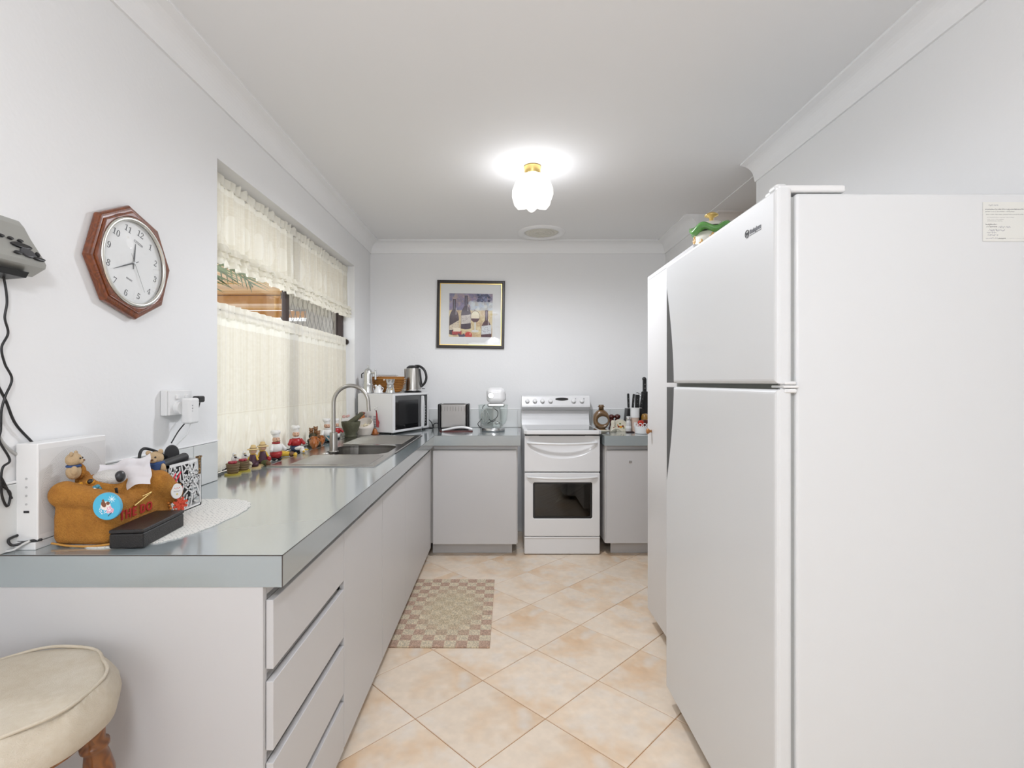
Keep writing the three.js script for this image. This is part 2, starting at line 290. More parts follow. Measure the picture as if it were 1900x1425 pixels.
// =====================  BENCH AND CUPBOARDS  =====================
const FX = -.475, FZ = -3.516, EZ = -1.0905;     // bench fronts and bench end
const DX = -.50, DZ = -3.541;                    // faces of the doors
const SINK = { x0: -1.035, x1: -.562, z0: -2.222, z1: -3.50 };
{
  const bench = thing('worktop', 'grey-green laminate worktop running along window and back wall', 'worktop', [0, 0, 0]);
  const yb = CT - CTH, y1 = CT;
  const L = [[WL + .001, -EZ], [FX, -EZ], [FX, -FZ], [.125, -FZ], [.125, -ZB - .001], [WL + .001, -ZB - .001], [WL + .001, -WIN.z1 - .001], [WL - .075, -WIN.z1 - .001], [WL - .075, -WIN.z0 + .001], [WL + .001, -WIN.z0 + .001]];
  L[6][1] = -WIN.z1 - .002; L[7][1] = -WIN.z1 - .002; L[8][1] = -WIN.z0 + .002; L[9][1] = -WIN.z0 + .002;
  const hole = [[SINK.x0 + .012, -SINK.z0 + .012], [SINK.x1 - .012, -SINK.z0 + .012], [SINK.x1 - .012, -SINK.z1 - .012], [SINK.x0 + .012, -SINK.z1 - .012]];
  obj('top', basis(extr(L, .022, 0, [hole]), [1, 0, 0], [0, 0, -1], [0, 1, 0], [0, CT - .022, 0]), M.top, bench);
  const e = .018;
  obj('front_edge', [box(FX - e, FX, yb, y1 - .022, EZ - e, FZ), box(FX - e, .125 - e, yb, y1 - .022, FZ - e, FZ), box(WL + .001, FX, yb, y1 - .022, EZ - e, EZ), box(.125 - e, .125, yb, y1 - .022, FZ, ZB + .02)], M.top, bench);
  const dl = .0011;
  obj('edge_line', [box(FX - .0002, FX + .0005, y1 - .0022, y1 - .0007, EZ, FZ), box(WL + .001, FX, y1 - .0024, y1 - .0006, EZ - .0002, EZ + .0006), box(FX - dl, FX + .0006, yb, y1 - .0006, EZ - dl, EZ + .0006), box(FX, .125, y1 - .0022, y1 - .0012, FZ, FZ + .0004)], std({ color: lin(.06, .05, .045), roughness: .6 }), bench);
  const r = thing('worktop', 'short grey-green laminate worktop beside the stove under the knife block', 'worktop', [0, 0, 0]);
  obj('top', [box(.712, WR - .001, CT - .022, CT, FZ, ZB + .001)], M.top, r);
  obj('front_edge', [box(.712, WR - .001, yb, CT - .022, FZ - e, FZ), box(.712, .712 + e, yb, CT - .022, FZ - e, ZB + .001)], M.top, r);

  // drawer unit
  const dr = thing('drawer_unit', 'bench end unit with four pale grey handleless drawers', 'drawers', [0, 0, 0]);
  const cx = DX - .0175;
  obj('end_panel', [box(WL + .002, cx, .0, yb - .0005, EZ - .0185, EZ - .0015)], M.cab, dr);
  obj('carcass', [box(WL + .01, cx - .012, .075, yb - .001, -1.575, EZ - .0195), box(cx - .06, cx, yb - .022, yb - .001, -1.595, EZ - .02)], M.carcass, dr);
  obj('kickboard', box(cx - .05, cx - .035, 0.001, .073, -1.595, EZ - .02), M.cab, dr);
  for (let k = 0; k < 4; k++) { const t = .754 - k * .178; const d = obj('drawer', [rbox(cx + .001, DX, t - .151, t, EZ - .012, -1.595, .002)], M.cab, dr); obj('finger_rail', [box(cx - .05, cx - .002, t - .006, t - .001, EZ - .022, -1.59)], M.carcass, d); }
  // doors along the window wall
  const doorUnit = (label, z0, z1, n) => {
    const u = thing('base_cupboard', label, 'cupboard', [0, 0, 0]);
    obj('carcass', [box(WL + .01, cx - .012, .075, .62, z0, z1), box(cx - .06, cx - .012, .62, yb - .001, z0, z1)], M.carcass, u);
    obj('kickboard', box(cx - .05, cx - .035, .001, .073, z0, z1), M.cab, u);
    for (let k = 0; k < n; k++) { const a = z0 + (z1 - z0) * k / n, b = z0 + (z1 - z0) * (k + 1) / n; obj('door', rbox(cx + .001, DX, .072, .754, a - .001, b + .001, .002), M.cab, u); }
  };
  doorUnit('pale grey bench cupboard between drawers and floor mat', -1.598, -2.106, 1);
  doorUnit('pale grey sink cupboard door beside the floor mat', -2.108, -2.612, 1);
  doorUnit('pale grey corner cupboard door past the sink', -2.614, -3.53, 1);
  // back run, left of the stove
  const cz = DZ - .0175;
  const u = thing('base_cupboard', 'pale grey single door cupboard under toaster and mixer', 'cupboard', [0, 0, 0]);
  obj('carcass', [box(-.55, .108, .093, yb - .001, cz - .012, ZB + .03)], M.carcass, u);
  obj('top_rail', box(-.485, .105, yb - .03, yb - .001, cz - .012, cz - .002), M.cab, u);
  obj('door', rbox(-.487, .100, .093, .752, cz + .001, DZ, .002), M.cab, u);
  obj('kickboard', box(-.50, .07, .001, .092, -3.65, -3.635), M.cab, u);
  const v = thing('base_cupboard', 'pale grey cupboard right of the stove with a small keyhole', 'cupboard', [0, 0, 0]);
  obj('carcass', [box(.726, WR - .01, .093, yb - .001, cz - .012, ZB + .03)], M.carcass, v);
  obj('top_rail', box(.74, WR - .01, yb - .03, yb - .001, cz - .012, cz - .002), M.cab, v);
  obj('door', rbox(.730, WR - .012, .100, .752, cz + .001, DZ, .002), M.cab, v);
  obj('kickboard', box(.78, WR - .01, .001, .098, -3.65, -3.635), M.cab, v);
  const kp = onZ(1169.5, 857, 3.541); obj('keyhole', [rbox(kp[0] - .011, kp[0] + .011, kp[1] - .008, kp[1] + .008, DZ - .001, DZ + .004, .004)], M.alu, v);
}
// ---- sink and tap ----
{
  const s = thing('sink', 'stainless steel sink set in the worktop with ribbed drainers', 'sink', [0, CT, 0]);
  const { x0, x1, z0, z1 } = SINK, bx0 = -.93, bx1 = -.60, bz0 = -2.575, bz1 = -2.95;
  const rr_ = (a, b, c, d, r) => { const o = []; for (const [cx, cy, s0] of [[b - r, c + r, -90], [b - r, d - r, 0], [a + r, d - r, 90], [a + r, c + r, 180]]) for (let k = 0; k <= 6; k++) { const t = (s0 + k * 15) * Math.PI / 180; o.push([cx + r * Math.cos(t), cy + r * Math.sin(t)]); } return o; };
  const bowl = rr_(bx0, bx1, -bz0, -bz1, .09);
  obj('deck', basis(extr(rr_(x0, x1, -z0, -z1, .012), .003, .0012, [bowl]), [1, 0, 0], [0, 0, -1], [0, 1, 0], [0, .0006, 0]), M.sinkSteel, s);
  const rim = [[x0, z0, x1, z0], [x0, z1, x1, z1], [x0, z0, x0, z1], [x1, z0, x1, z1]].map(([a, b, c, d]) => bar([a, .002, b], [c, .002, d], .0042, .0042, 8));
  obj('rim', rim, M.sinkSteel, s);
  const wallG = [], bt = bowl.length; const pos = []; const lev = [[1, .003], [1, -.01], [.97, -.13], [.88, -.155], [.02, -.16]]; const mcx = (bx0 + bx1) / 2, mcz = -(bz0 + bz1) / 2;
  for (let k = 0; k < lev.length - 1; k++) for (let i = 0; i < bt; i++) { const P = (j, l) => [mcx + (bowl[j % bt][0] - mcx) * lev[l][0], lev[l][1], -(mcz + (bowl[j % bt][1] - mcz) * lev[l][0])]; pos.push(...P(i, k), ...P(i, k + 1), ...P(i + 1, k), ...P(i + 1, k), ...P(i, k + 1), ...P(i + 1, k + 1)); }
  const bg = new THREE.BufferGeometry(); bg.setAttribute('position', new THREE.BufferAttribute(new Float32Array(pos), 3)); bg.computeVertexNormals();
  const bm = M.sinkSteel.clone(); bm.side = THREE.DoubleSide; obj('bowl', bg, bm, s); obj('drain', cyl(.04, .04, .004, mcx, -.16, -mcz, 24), M.chrome, s);
  for (let k = 0; k < 15; k++) { const z = z0 - .045 - k * .019; obj('rib', bar([-.95, .0042, z], [x1 - .035, .0042, z], .0032, .0032, 6).scale(1, 1, 1), M.sinkSteel, s); }
  for (let k = 0; k < 22; k++) { const z = bz1 - .06 - k * .02; obj('rib', bar([-.95, .0042, z], [x1 - .035, .0042, z], .0032, .0032, 6), M.sinkSteel, s); }
  obj('seal', box(x1 + .003, x1 + .009, -.0005, .0022, -2.63, z1), M.dark, s);
  const hc = onY(604, 843, CT); obj('hole_cover', cyl(.017, .014, .004, hc[0], .004, hc[2], 24), M.chrome, s);
  const tp = onY(619, 839.5, CT), t = thing('tap', 'brushed steel gooseneck tap at the sink', 'tap', [tp[0], CT + .004, tp[2]]);
  obj('body', lathe([[0, 0], [.026, 0], [.026, .004], [.021, .008], [.0205, .1], [.019, .103], [0, .103]]), M.steel, t);
  const pts = [[0, .1, 0], [0, .2, 0]]; for (let k = 0; k <= 16; k++) { const a = Math.PI - k / 16 * Math.PI * .93; pts.push([.092 + .092 * Math.cos(a), .258 + .092 * Math.sin(a), 0]); } pts.push([.1865, .215, 0]);
  obj('spout', tube(pts, .0102, 80, 14), M.steel, t); obj('lever', [bar([-.02, .06, .0], [-.045, .085, 0], .005, .004)], M.steel, t);
}
// =====================  REFRIGERATOR AND PANTRY  =====================
{
  const n = 1.162, w = .786, X0 = .63, H = 1.684;     // near end, width, door face, height
  const f = thing('refrigerator', 'tall white two-door refrigerator with a maker badge and a note on its side', 'refrigerator', [0, 0, 0]);
  obj('body', [rbox(.678, 1.30, .045, 1.667, -n - .004, -n - w + .004, .008, 3)], M.fridge, f);
  obj('gasket', [box(.669, .679, .07, 1.66, -n - .012, -n - w + .012)], std({ color: lin(.36, .37, .36), roughness: .7 }), f);
  const door = (name, y0, y1, notchAt, notchTo) => {
    const pts = [[0, y0], [w, y0]];
    const lens = []; for (let k = 0; k <= 14; k++) { const t = k / 14; lens.push([w - .083 * (1 - Math.pow(t, 1.7)), notchAt + (notchTo - notchAt) * t]); }
    if (notchTo > notchAt) { pts[1] = [w - .083, y0]; pts.push(...lens.slice(1), [w, y1], [0, y1]); } else { pts.push(...lens.reverse().slice(0, -1), [w - .083, y1], [0, y1]); }
    const g = basis(extr(pts, .017, .011, [], 4), [0, 0, -1], [0, 1, 0], [1, 0, 0], [X0 + .011, 0, -n]);
    const m = obj(name, g, M.fridge, f);
    const a = Math.min(notchAt, notchTo), b = Math.max(notchAt, notchTo);
    const hd = obj('handle_recess', basis(extr([[w - .10, a + .002], [w - .001, a + .002], [w - .001, b - .004], [w - .012, b - .004], [w - .10, a + .03]].map(([u, v]) => notchTo > notchAt ? [u, v] : [u, a + b - v]).sort(() => 0), .012), [0, 0, -1], [0, 1, 0], [1, 0, 0], [X0 + .004, 0, -n]), M.greyPlastic, m);
    tag(hd, 'dark grey grip recess'); delete hd.userData.category;
    return m;
  };
  const up = door('freezer_door', 1.226, H - .006, 1.226, 1.60); door('fridge_door', .058, 1.213, 1.213, .845);
  obj('hinge_cover', [rbox(.642, .80, H - .012, H + .006, -n - .012, -n - .075, .006), rbox(.64, .67, H - .006, H + .012, -n - .02, -n - .055, .008)], M.whitePlastic, f);
  obj('middle_hinge', [rbox(.645, .681, 1.2165, 1.2225, -n + .004, -n - .05, .002), rbox(.648, .676, 1.2235, 1.232, -n + .004, -n - .03, .004), rbox(.648, .677, 1.205, 1.215, -n + .004, -n - .03, .004), cyl(.006, .006, .02, .652, 1.21, -n - .012, 12)], M.whitePlastic, f);
  obj('divider', box(.668, .69, 1.211, 1.227, -n - .03, -n - w + .02), std({ color: lin(.30, .31, .28), roughness: .6 }), f);
  for (const z of [-n - .06, -n - w + .06]) for (const x of [.72, 1.24]) obj('foot', cyl(.02, .018, .047, x, -.001, z, 12), M.blackPlastic, f);
  // maker badge
  const pb = onX(1383, 433, X0), pe = onX(1413, 422, X0), bw = Math.abs(pe[2] - pb[2]);
  const logoFont = await new FontLoader().loadAsync('fonts/droid/droid_sans_bold.typeface.json');
  const lt = new TextGeometry('Westinghouse', { font: logoFont, size: .0105, depth: .0008, curveSegments: 3 }); lt.computeBoundingBox(); lt.scale((bw - .026) / lt.boundingBox.max.x, 1, 1).translate(.024, -.0045, 0);
  const wm = [[-.006, .004], [-.003, -.004], [0, .003], [.003, -.004], [.006, .004]].map((q, i, l) => i ? bar([l[i - 1][0] + .01, l[i - 1][1], .0004], [q[0] + .01, q[1], .0004], .0009, .0009, 6) : null).filter(Boolean);
  const bd = obj('badge', [lt, ...wm, new THREE.TorusGeometry(.0095, .0011, 6, 28).translate(.01, 0, .0004), box(.004, .016, -.0066, -.0054, 0, .0008), box(.024, bw, -.0085, -.0075, 0, .0006)].map((g) => basis(g, [0, 0, 1], [0, 1, 0], [-1, 0, 0], [X0 - .0002, (pb[1] + pe[1]) / 2, Math.min(pb[2], pe[2])])), solid(lin(.07, .072, .075), .4), up); tag(bd, 'small grey maker badge with lettering'); delete bd.userData.category;
  // note taped to the side
  const q = onZ(1826, 374, n), q2 = onZ(1826, 447, n), nh = q[1] - q2[1], nw = nh * 1.25;
  const nt = canvasTex(512, 410, (c, W, Hh) => { c.fillStyle = '#e3e3dd'; c.fillRect(0, 0, W, Hh); c.strokeStyle = '#9a9a98'; const line = (y, x0, x1, lw, wob) => { c.lineWidth = lw; c.beginPath(); for (let x = x0; x < x1; x += 3) { const k = y + (rnd() - .5) * wob; if (rnd() < .14) c.moveTo(x + 4, k); else c.lineTo(x, k); } c.stroke(); };
    c.strokeStyle = '#a9a9ac'; line(34, 60, 160, 3, 18); c.strokeStyle = '#8c8c8a'; line(76, 22, 500, 5, 7); line(100, 22, 330, 4, 6); line(130, 22, 470, 3, 6); c.strokeStyle = '#a2a2a0'; line(160, 44, 330, 3, 6); line(180, 44, 220, 3, 6); line(198, 44, 205, 3, 6); c.strokeStyle = '#7a7a78'; line(234, 26, 150, 5, 8); line(258, 36, 150, 5, 8); c.strokeStyle = '#9898a0'; line(262, 165, 290, 3, 20); line(296, 60, 230, 3, 22); line(320, 40, 140, 3, 12); line(346, 44, 160, 3, 14); line(378, 30, 160, 3, 14); c.strokeStyle = '#6f6f6d'; line(380, 165, 240, 5, 6); c.strokeStyle = '#b2b2b0'; line(380, 250, 500, 2, 3); });
  tag(obj('paper_note', T(box(-nw / 2, nw / 2, -nh / 2, nh / 2, 0, .0006), q[0] + nw / 2, q[1] - nh / 2, -n - .0035), std({ map: (() => { const t = nt; t.repeat.set(1 / nw, 1 / nh); t.wrapS = t.wrapT = THREE.RepeatWrapping; t.offset.set(-(q[0]) / nw, -(q[1] - nh) / nh); return t; })(), roughness: .8 })), 'white service note with faint writing stuck on the refrigerator side', 'note');

  // pantry cupboard beyond the refrigerator
  const P = thing('pantry_cupboard', 'tall white pantry cupboard with a small wooden knob', 'cupboard', [0, 0, 0]);
  const px = .745, z0 = -1.972, z1 = -2.588, Hp = 1.767;
  obj('carcass', [box(px + .018, WR - .004, .075, Hp - .018, z0, z1)], M.carcass, P);
  obj('top', box(px, WR - .003, Hp - .018, Hp, z0 + .003, z1 - .0), M.cab, P);
  const dm = std({ color: lin(.72, .71, .70), roughness: .35 });
  const dd = obj('door', rbox(px, px + .0175, .072, Hp - .019, z0, z1 - .001, .002), dm, P);
  obj('kickboard', box(px + .07, px + .085, .001, .074, z0, z1 + .03), M.cab, P);
  const kp = onX(1209, 800, px); obj('knob', basis(lathe([[0, .026], [.009, .026], [.0135, .022], [.014, .017], [.009, .011], [.006, .006], [.007, 0], [0, 0]], 20), [0, 0, 1], [-1, 0, 0], [0, 1, 0], [px, kp[1], kp[2]]), std({ map: woodTex(0xb9834a, 0x8d5a2b, [10, 10], 21), roughness: .3 }), dd);
}
// =====================  STOVE  =====================
{
  const d = -3.59, x0 = .156, x1 = .695, xm = (x0 + x1) / 2, E = M.enamel;
  const s = thing('stove', 'white freestanding electric stove with grill, glass oven door and control panel', 'stove', [0, 0, 0]);
  obj('body', [box(x0 + .002, x1 - .002, .02, .855, d - .03, -4.12), box(x0 + .02, x1 - .02, .855, .87, d - .02, -4.1)], E, s);
  obj('kick_panel', [rbox(x0, x1, .006, .128, d - .03, d - .002, .008), rbox(x0, x1, .118, .131, d - .03, d + .002, .005)], E, s);
  obj('foot', cyl(.018, .018, .022, x0 + .05, 0, d - .1), M.blackPlastic, s); obj('foot', cyl(.018, .018, .022, x1 - .05, 0, d - .1), M.blackPlastic, s); obj('foot', cyl(.018, .018, .022, x0 + .05, 0, -4.05), M.blackPlastic, s); obj('foot', cyl(.018, .018, .022, x1 - .05, 0, -4.05), M.blackPlastic, s);
  const rect = (a, b, c, e, r = .006) => [[a + r, c], [b - r, c], [b, c + r], [b, e - r], [b - r, e], [a + r, e], [a, e - r], [a, c + r]];
  // oven door with window
  const od = obj('oven_door', T(extr(rect(x0 + .001, x1 - .001, .134, .586), .02, .005, [rect(.219, .640, .260, .517, .008)], 3), 0, 0, d - .022), E, s);
  obj('window_trim', T(extr(rect(.219, .640, .260, .517, .008), .006, 0, [rect(.233, .626, .273, .505, .006)]), 0, 0, d - .011), M.blackPlastic, od);
  obj('pane', box(.231, .628, .271, .507, d - .014, d - .010), phy({ color: lin(.62, .58, .52), roughness: .03, transmission: 1, thickness: 0 }), od);
  obj('oven_cavity', [box(.2, .66, .25, .53, d - .028, d - .026).translate(0, 0, -.0), ].map(() => { const g = new THREE.BoxGeometry(.44, .27, .36).translate(xm, .39, d - .21); g.scale(1, 1, 1); return g; }), (() => { const m = std({ color: lin(.16, .13, .10), roughness: .5 }); m.side = THREE.BackSide; return m; })(), s);
  for (const y of [.296, .415]) { const w = [bar([.225, y, d - .04], [.63, y, d - .04], .0035, .0035, 6), bar([.225, y, d - .36], [.63, y, d - .36], .0035, .0035, 6)]; for (let k = 0; k < 17; k++) w.push(bar([.235 + k * .024, y + .002, d - .04], [.235 + k * .024, y + .002, d - .36], .0018, .0018, 5)); obj('oven_rack', w, M.alu, s); }
  // grill door with scooped finger recess
  const ev = new Evaluator(); ev.attributes = ['position', 'normal', 'uv']; ev.useGroups = false;
  const gb = T(extr(rect(x0 + .001, x1 - .001, .593, .848), .02, .005, [], 3), 0, 0, d - .022);
  const scoop = new THREE.SphereGeometry(1, 64, 40).scale(.245, .118, .022).translate(xm, .803, d + .006);
  let gd; try { const A = new Brush(prep(gb)), B = new Brush(prep(scoop)); A.updateMatrixWorld(); B.updateMatrixWorld(); gd = ev.evaluate(A, B, SUBTRACTION).geometry; } catch (e) { gd = gb; }
  const gm = obj('grill_door', gd, E, s);
  const handle = (y) => { const pts = []; for (let k = 0; k <= 20; k++) { const t = k / 20; pts.push([x0 + .022 + t * (x1 - x0 - .044), y - .006 * Math.sin(t * Math.PI), d + .004 + .034 * Math.pow(Math.sin(t * Math.PI), .55)]); } return tube(pts, .0085, 60, 10); };
  obj('handle', handle(.799), E, gm); obj('handle', handle(.556), E, od);
  obj('air_gap', box(x0 + .006, x1 - .006, .846, .862, d - .03, d - .008), M.dark, s);
  // hob
  const hob = obj('hob', [T(extr(rect(x0 - .004, x1 + .006, 0, .49, .02).map(([a, b]) => [a, b]), .018, .006, [], 3), 0, 0, 0)].map((g) => basis(g, [1, 0, 0], [0, 0, -1], [0, 1, 0], [0, .866, d + .03])), E, s);
  obj('glass_top', box(x0 + .022, x1 - .02, .889, .8915, d + .004, -4.02), phy({ color: lin(.03, .03, .031), roughness: .08, clearcoat: 1, clearcoatRoughness: .04 }), hob);
  // splash panel and control panel
  const pr = [[-4.03, .89], [-4.038, .905], [-4.052, .93], [-4.058, .96], [-4.056, 1.005], [-4.03, 1.008], [-4.004, 1.032], [-4.004, 1.044], [-4.03, 1.112], [-4.045, 1.122], [-4.11, 1.122], [-4.11, .89]];
  const pan = obj('control_panel', basis(extr(pr.map(([z, y]) => [-z, y]).reverse(), x1 - x0 - .002, .003, [], 2), [0, 0, -1], [0, 1, 0], [1, 0, 0], [x0 + .001, 0, 0]), E, s);
  obj('seam', box(x0 + .004, x1 - .004, 1.0045, 1.0065, -4.03, -4.026), M.midGrey, pan);
  const cz = (y) => -4.004 - (y - 1.044) * .38;
  for (const px of [978.5, 992.5, 1006.5, 1021.5, 1064, 1079.5]) { const p = onZ(px, 744, 4.01), y = 1.077, k = lathe([[0, .022], [.013, .022], [.0155, .018], [.0175, .004], [.018, 0], [0, 0]], 24); obj('knob', basis(k, [1, 0, 0], [0, .36, .933], [0, -.933, .36], [p[0], y, cz(y)]), M.whitePlastic, pan); }
  const dp = onZ(1042.5, 739, 4.02); obj('clock_display', basis(extr(ell(.052, .0125, 36), .003), [1, 0, 0], [0, .933, -.36], [0, .36, .933], [dp[0], 1.094, cz(1.094)]), M.blackGlass, pan);
  for (const px of [1068, 1083.5]) { const p = onZ(px, 739, 4.02); obj('indicator', T(cyl(.003, .003, .004, 0, 0, 0, 10), p[0], 1.098, cz(1.098), Math.PI / 2), M.blackPlastic, pan); }
}
// =====================  CURTAINS  =====================
{
  const laceTex = (s, fn) => dataTex(512, fn);
  const cream = [.955, .945, .90], cream2 = [.875, .85, .78];
  const cafeTex = dataTex(512, (u, v) => {      // v: 0 at the hem, 1 at the top
    let k = .25 + .35 * fbm(u, v, 64, 2, 77) + .25 * Math.abs(Math.sin(u * Math.PI * 64));
    const a = ((u * 6) % 1) - .5, m = v - .08 - .26 * (1 - 2.6 * a * a);
    if (v < .37) k = v < .03 ? .05 : (m < 0 ? .1 + .5 * Math.pow(fbm(u, v, 16, 3, 13), 1.4) : .45);
    if (m < 0 && v < .37 && Math.abs(Math.sin(Math.atan2(v - .02, a) * 7)) > .86) k += .25;
    if (v > .355 && v < .362) k = .85; if (v > .93) k = .08;
    return lerp3(cream, cream2, Math.min(1, k));
  });
  const valTex = dataTex(512, (u, v) => { let k = .2 + .4 * fbm(u, v, 64, 2, 71) + .2 * Math.abs(Math.sin(u * Math.PI * 70)); const a = ((u * 7) % 1) - .5; if (Math.hypot(a * 1.3, (v - .42) * 1.6) < .34) k *= .25; if (v > .9) k = .06; return lerp3(cream, cream2, Math.min(1, k)); });
  const fab = (map) => phy({ map, roughness: .95, transmission: .34, thickness: 0, side: THREE.DoubleSide, sheen: .2 });
  const cloth = (X, z0, z1, y0, y1, nx, ny, off, bottom) => {
    const g = new THREE.PlaneGeometry(1, 1, nx, ny), p = g.attributes.position, u = g.attributes.uv;
    for (let i = 0; i < p.count; i++) { const a = u.getX(i), b = u.getY(i), z = z0 + (z1 - z0) * a; p.setXYZ(i, X + off(a, b), y0 + (y1 - y0) * b + (b < .001 && bottom ? bottom(a) : 0), z); }
    g.computeVertexNormals(); return g;
  };
  const wav = (a, f, s) => Math.sin(a * f * 6.283 + 1.7 * Math.sin(a * f * 1.3 + s) + s);
  const z0 = WIN.z0 - .006, z1 = WIN.z1 + .012, XC = WL - .061;
  const c = thing('cafe_curtain', 'cream lace cafe curtain covering the lower half of the window', 'curtain', [0, 0, 0]);
  obj('panel', cloth(XC, z0, z1, CT + .012, 1.505, 420, 14, (a, b) => .0095 * wav(a, 15, 1) * (.55 + .45 * (1 - b)) + .004 * wav(a, 37, 4)), fab((() => { const t = cafeTex.clone(); t.repeat.set(2.2, 1); t.needsUpdate = true; return t; })()), c, true);
  obj('heading', cloth(XC + .006, z0, z1, 1.495, 1.553, 420, 4, (a, b) => .008 * wav(a, 26, 2) * (.4 + Math.abs(b - .45)) + .003 * wav(a, 60, 5), null), fab(dataTex(64, (u, v) => lerp3(cream, cream2, .12 + .2 * fbm(u, v, 16, 2, 3)))), c, true);
  const rod = thing('curtain_rod', 'thin dark curtain rod carrying the cafe curtain', 'rod', [XC, 1.525, 0]);
  obj('pole', bar([-.004, 0, z0], [-.004, 0, z1 - .008], .005), M.blackPlastic, rod); obj('end_socket', T(cyl(.021, .021, .016, 0, 0, 0), 0, 0, z1 + .008, -Math.PI / 2), std({ color: lin(.03, .02, .015), roughness: .4 }), rod);
  const v = thing('valance', 'ruffled cream lace valance across the top of the window', 'valance', [0, 0, 0]);
  obj('panel', cloth(XC + .004, z0, z1, 1.745, 2.035, 420, 10, (a, b) => .014 * wav(a, 17, 3) * (.35 + .65 * (1 - b)) + .004 * wav(a, 43, 1)), fab((() => { const t = valTex.clone(); t.repeat.set(2, 1); t.needsUpdate = true; return t; })()), v, true);
  const hd = fab(dataTex(64, (u, v) => lerp3(cream, cream2, .08 + .15 * fbm(u, v, 16, 2, 4))));
  const H = cloth(XC + .008, z0, z1, 2.03, 2.078, 460, 3, (a, b) => .009 * wav(a, 34, 1) * (.5 + .5 * b)); { const p = H.attributes.position, u = H.attributes.uv; for (let i = 0; i < p.count; i++) if (u.getY(i) > .99) p.setY(i, 2.078 - .012 * Math.abs(Math.sin(u.getX(i) * 6.283 * 17 + .6))); H.computeVertexNormals(); }
  obj('heading', H, hd, v, true);
  for (let k = 0; k < 3; k++) obj('ruffle', cloth(XC + .012 + k * .003, z0, z1, 1.698 + k * .026, 1.745 + k * .02, 520, 4, (a, b) => .014 * wav(a, 17, 3) + .010 * (1 - b) + .007 * wav(a, 48, k * 2.1) * (1.3 - b), (a) => .006 * Math.abs(Math.sin(a * 6.283 * 36 + k))), hd, v, true);
  const r2 = thing('curtain_rod', 'thin pale rod carrying the valance at the window head', 'rod', [XC, 2.035, 0]); obj('pole', bar([-.004, 0, z0], [-.004, 0, z1 - .008], .005), M.whitePlastic, r2);
}
// =====================  FLOOR MAT, PICTURE, VENT, STOOL  =====================
{
  const a = onY(916, 1077, 0), b = onY(917, 1200, 0), mw = .485, ml = Math.abs(a[2] - b[2]) + .01;
  const mt = dataTex(512, (u, v) => {
    const i = Math.floor(u * 9), j = Math.floor(v * 15), n = fbm(u, v, 128, 2, 5), wear = Math.max(0, 1 - Math.hypot((u - .55) / .42, (v - .52) / .42)), c = (i + j) & 1 ? hex(0xb7a189) : lerp3(hex(0xb29683), hex(0xbcab90), Math.min(1, wear * 1.9));
    const t = lerp3((i + j) & 1 ? hex(0xc9bca4) : c, hex(0xbcae92), Math.min(.42, wear * .8)); return t.map((x) => x * (.86 + .4 * n));
  });
  mt.repeat.set(1 / mw, 1 / ml);
  const m = obj('floor_mat', rbox(0, mw, 0, .009, 0, ml, .003), std({ map: mt, roughness: .95, bumpMap: feltTex, bumpScale: .001 })); m.position.set(a[0] + .006 - mw, 0, a[2]); m.rotation.y = -.012;
  tag(m, 'checked brown and beige floor mat in front of the sink cupboards', 'mat');
}
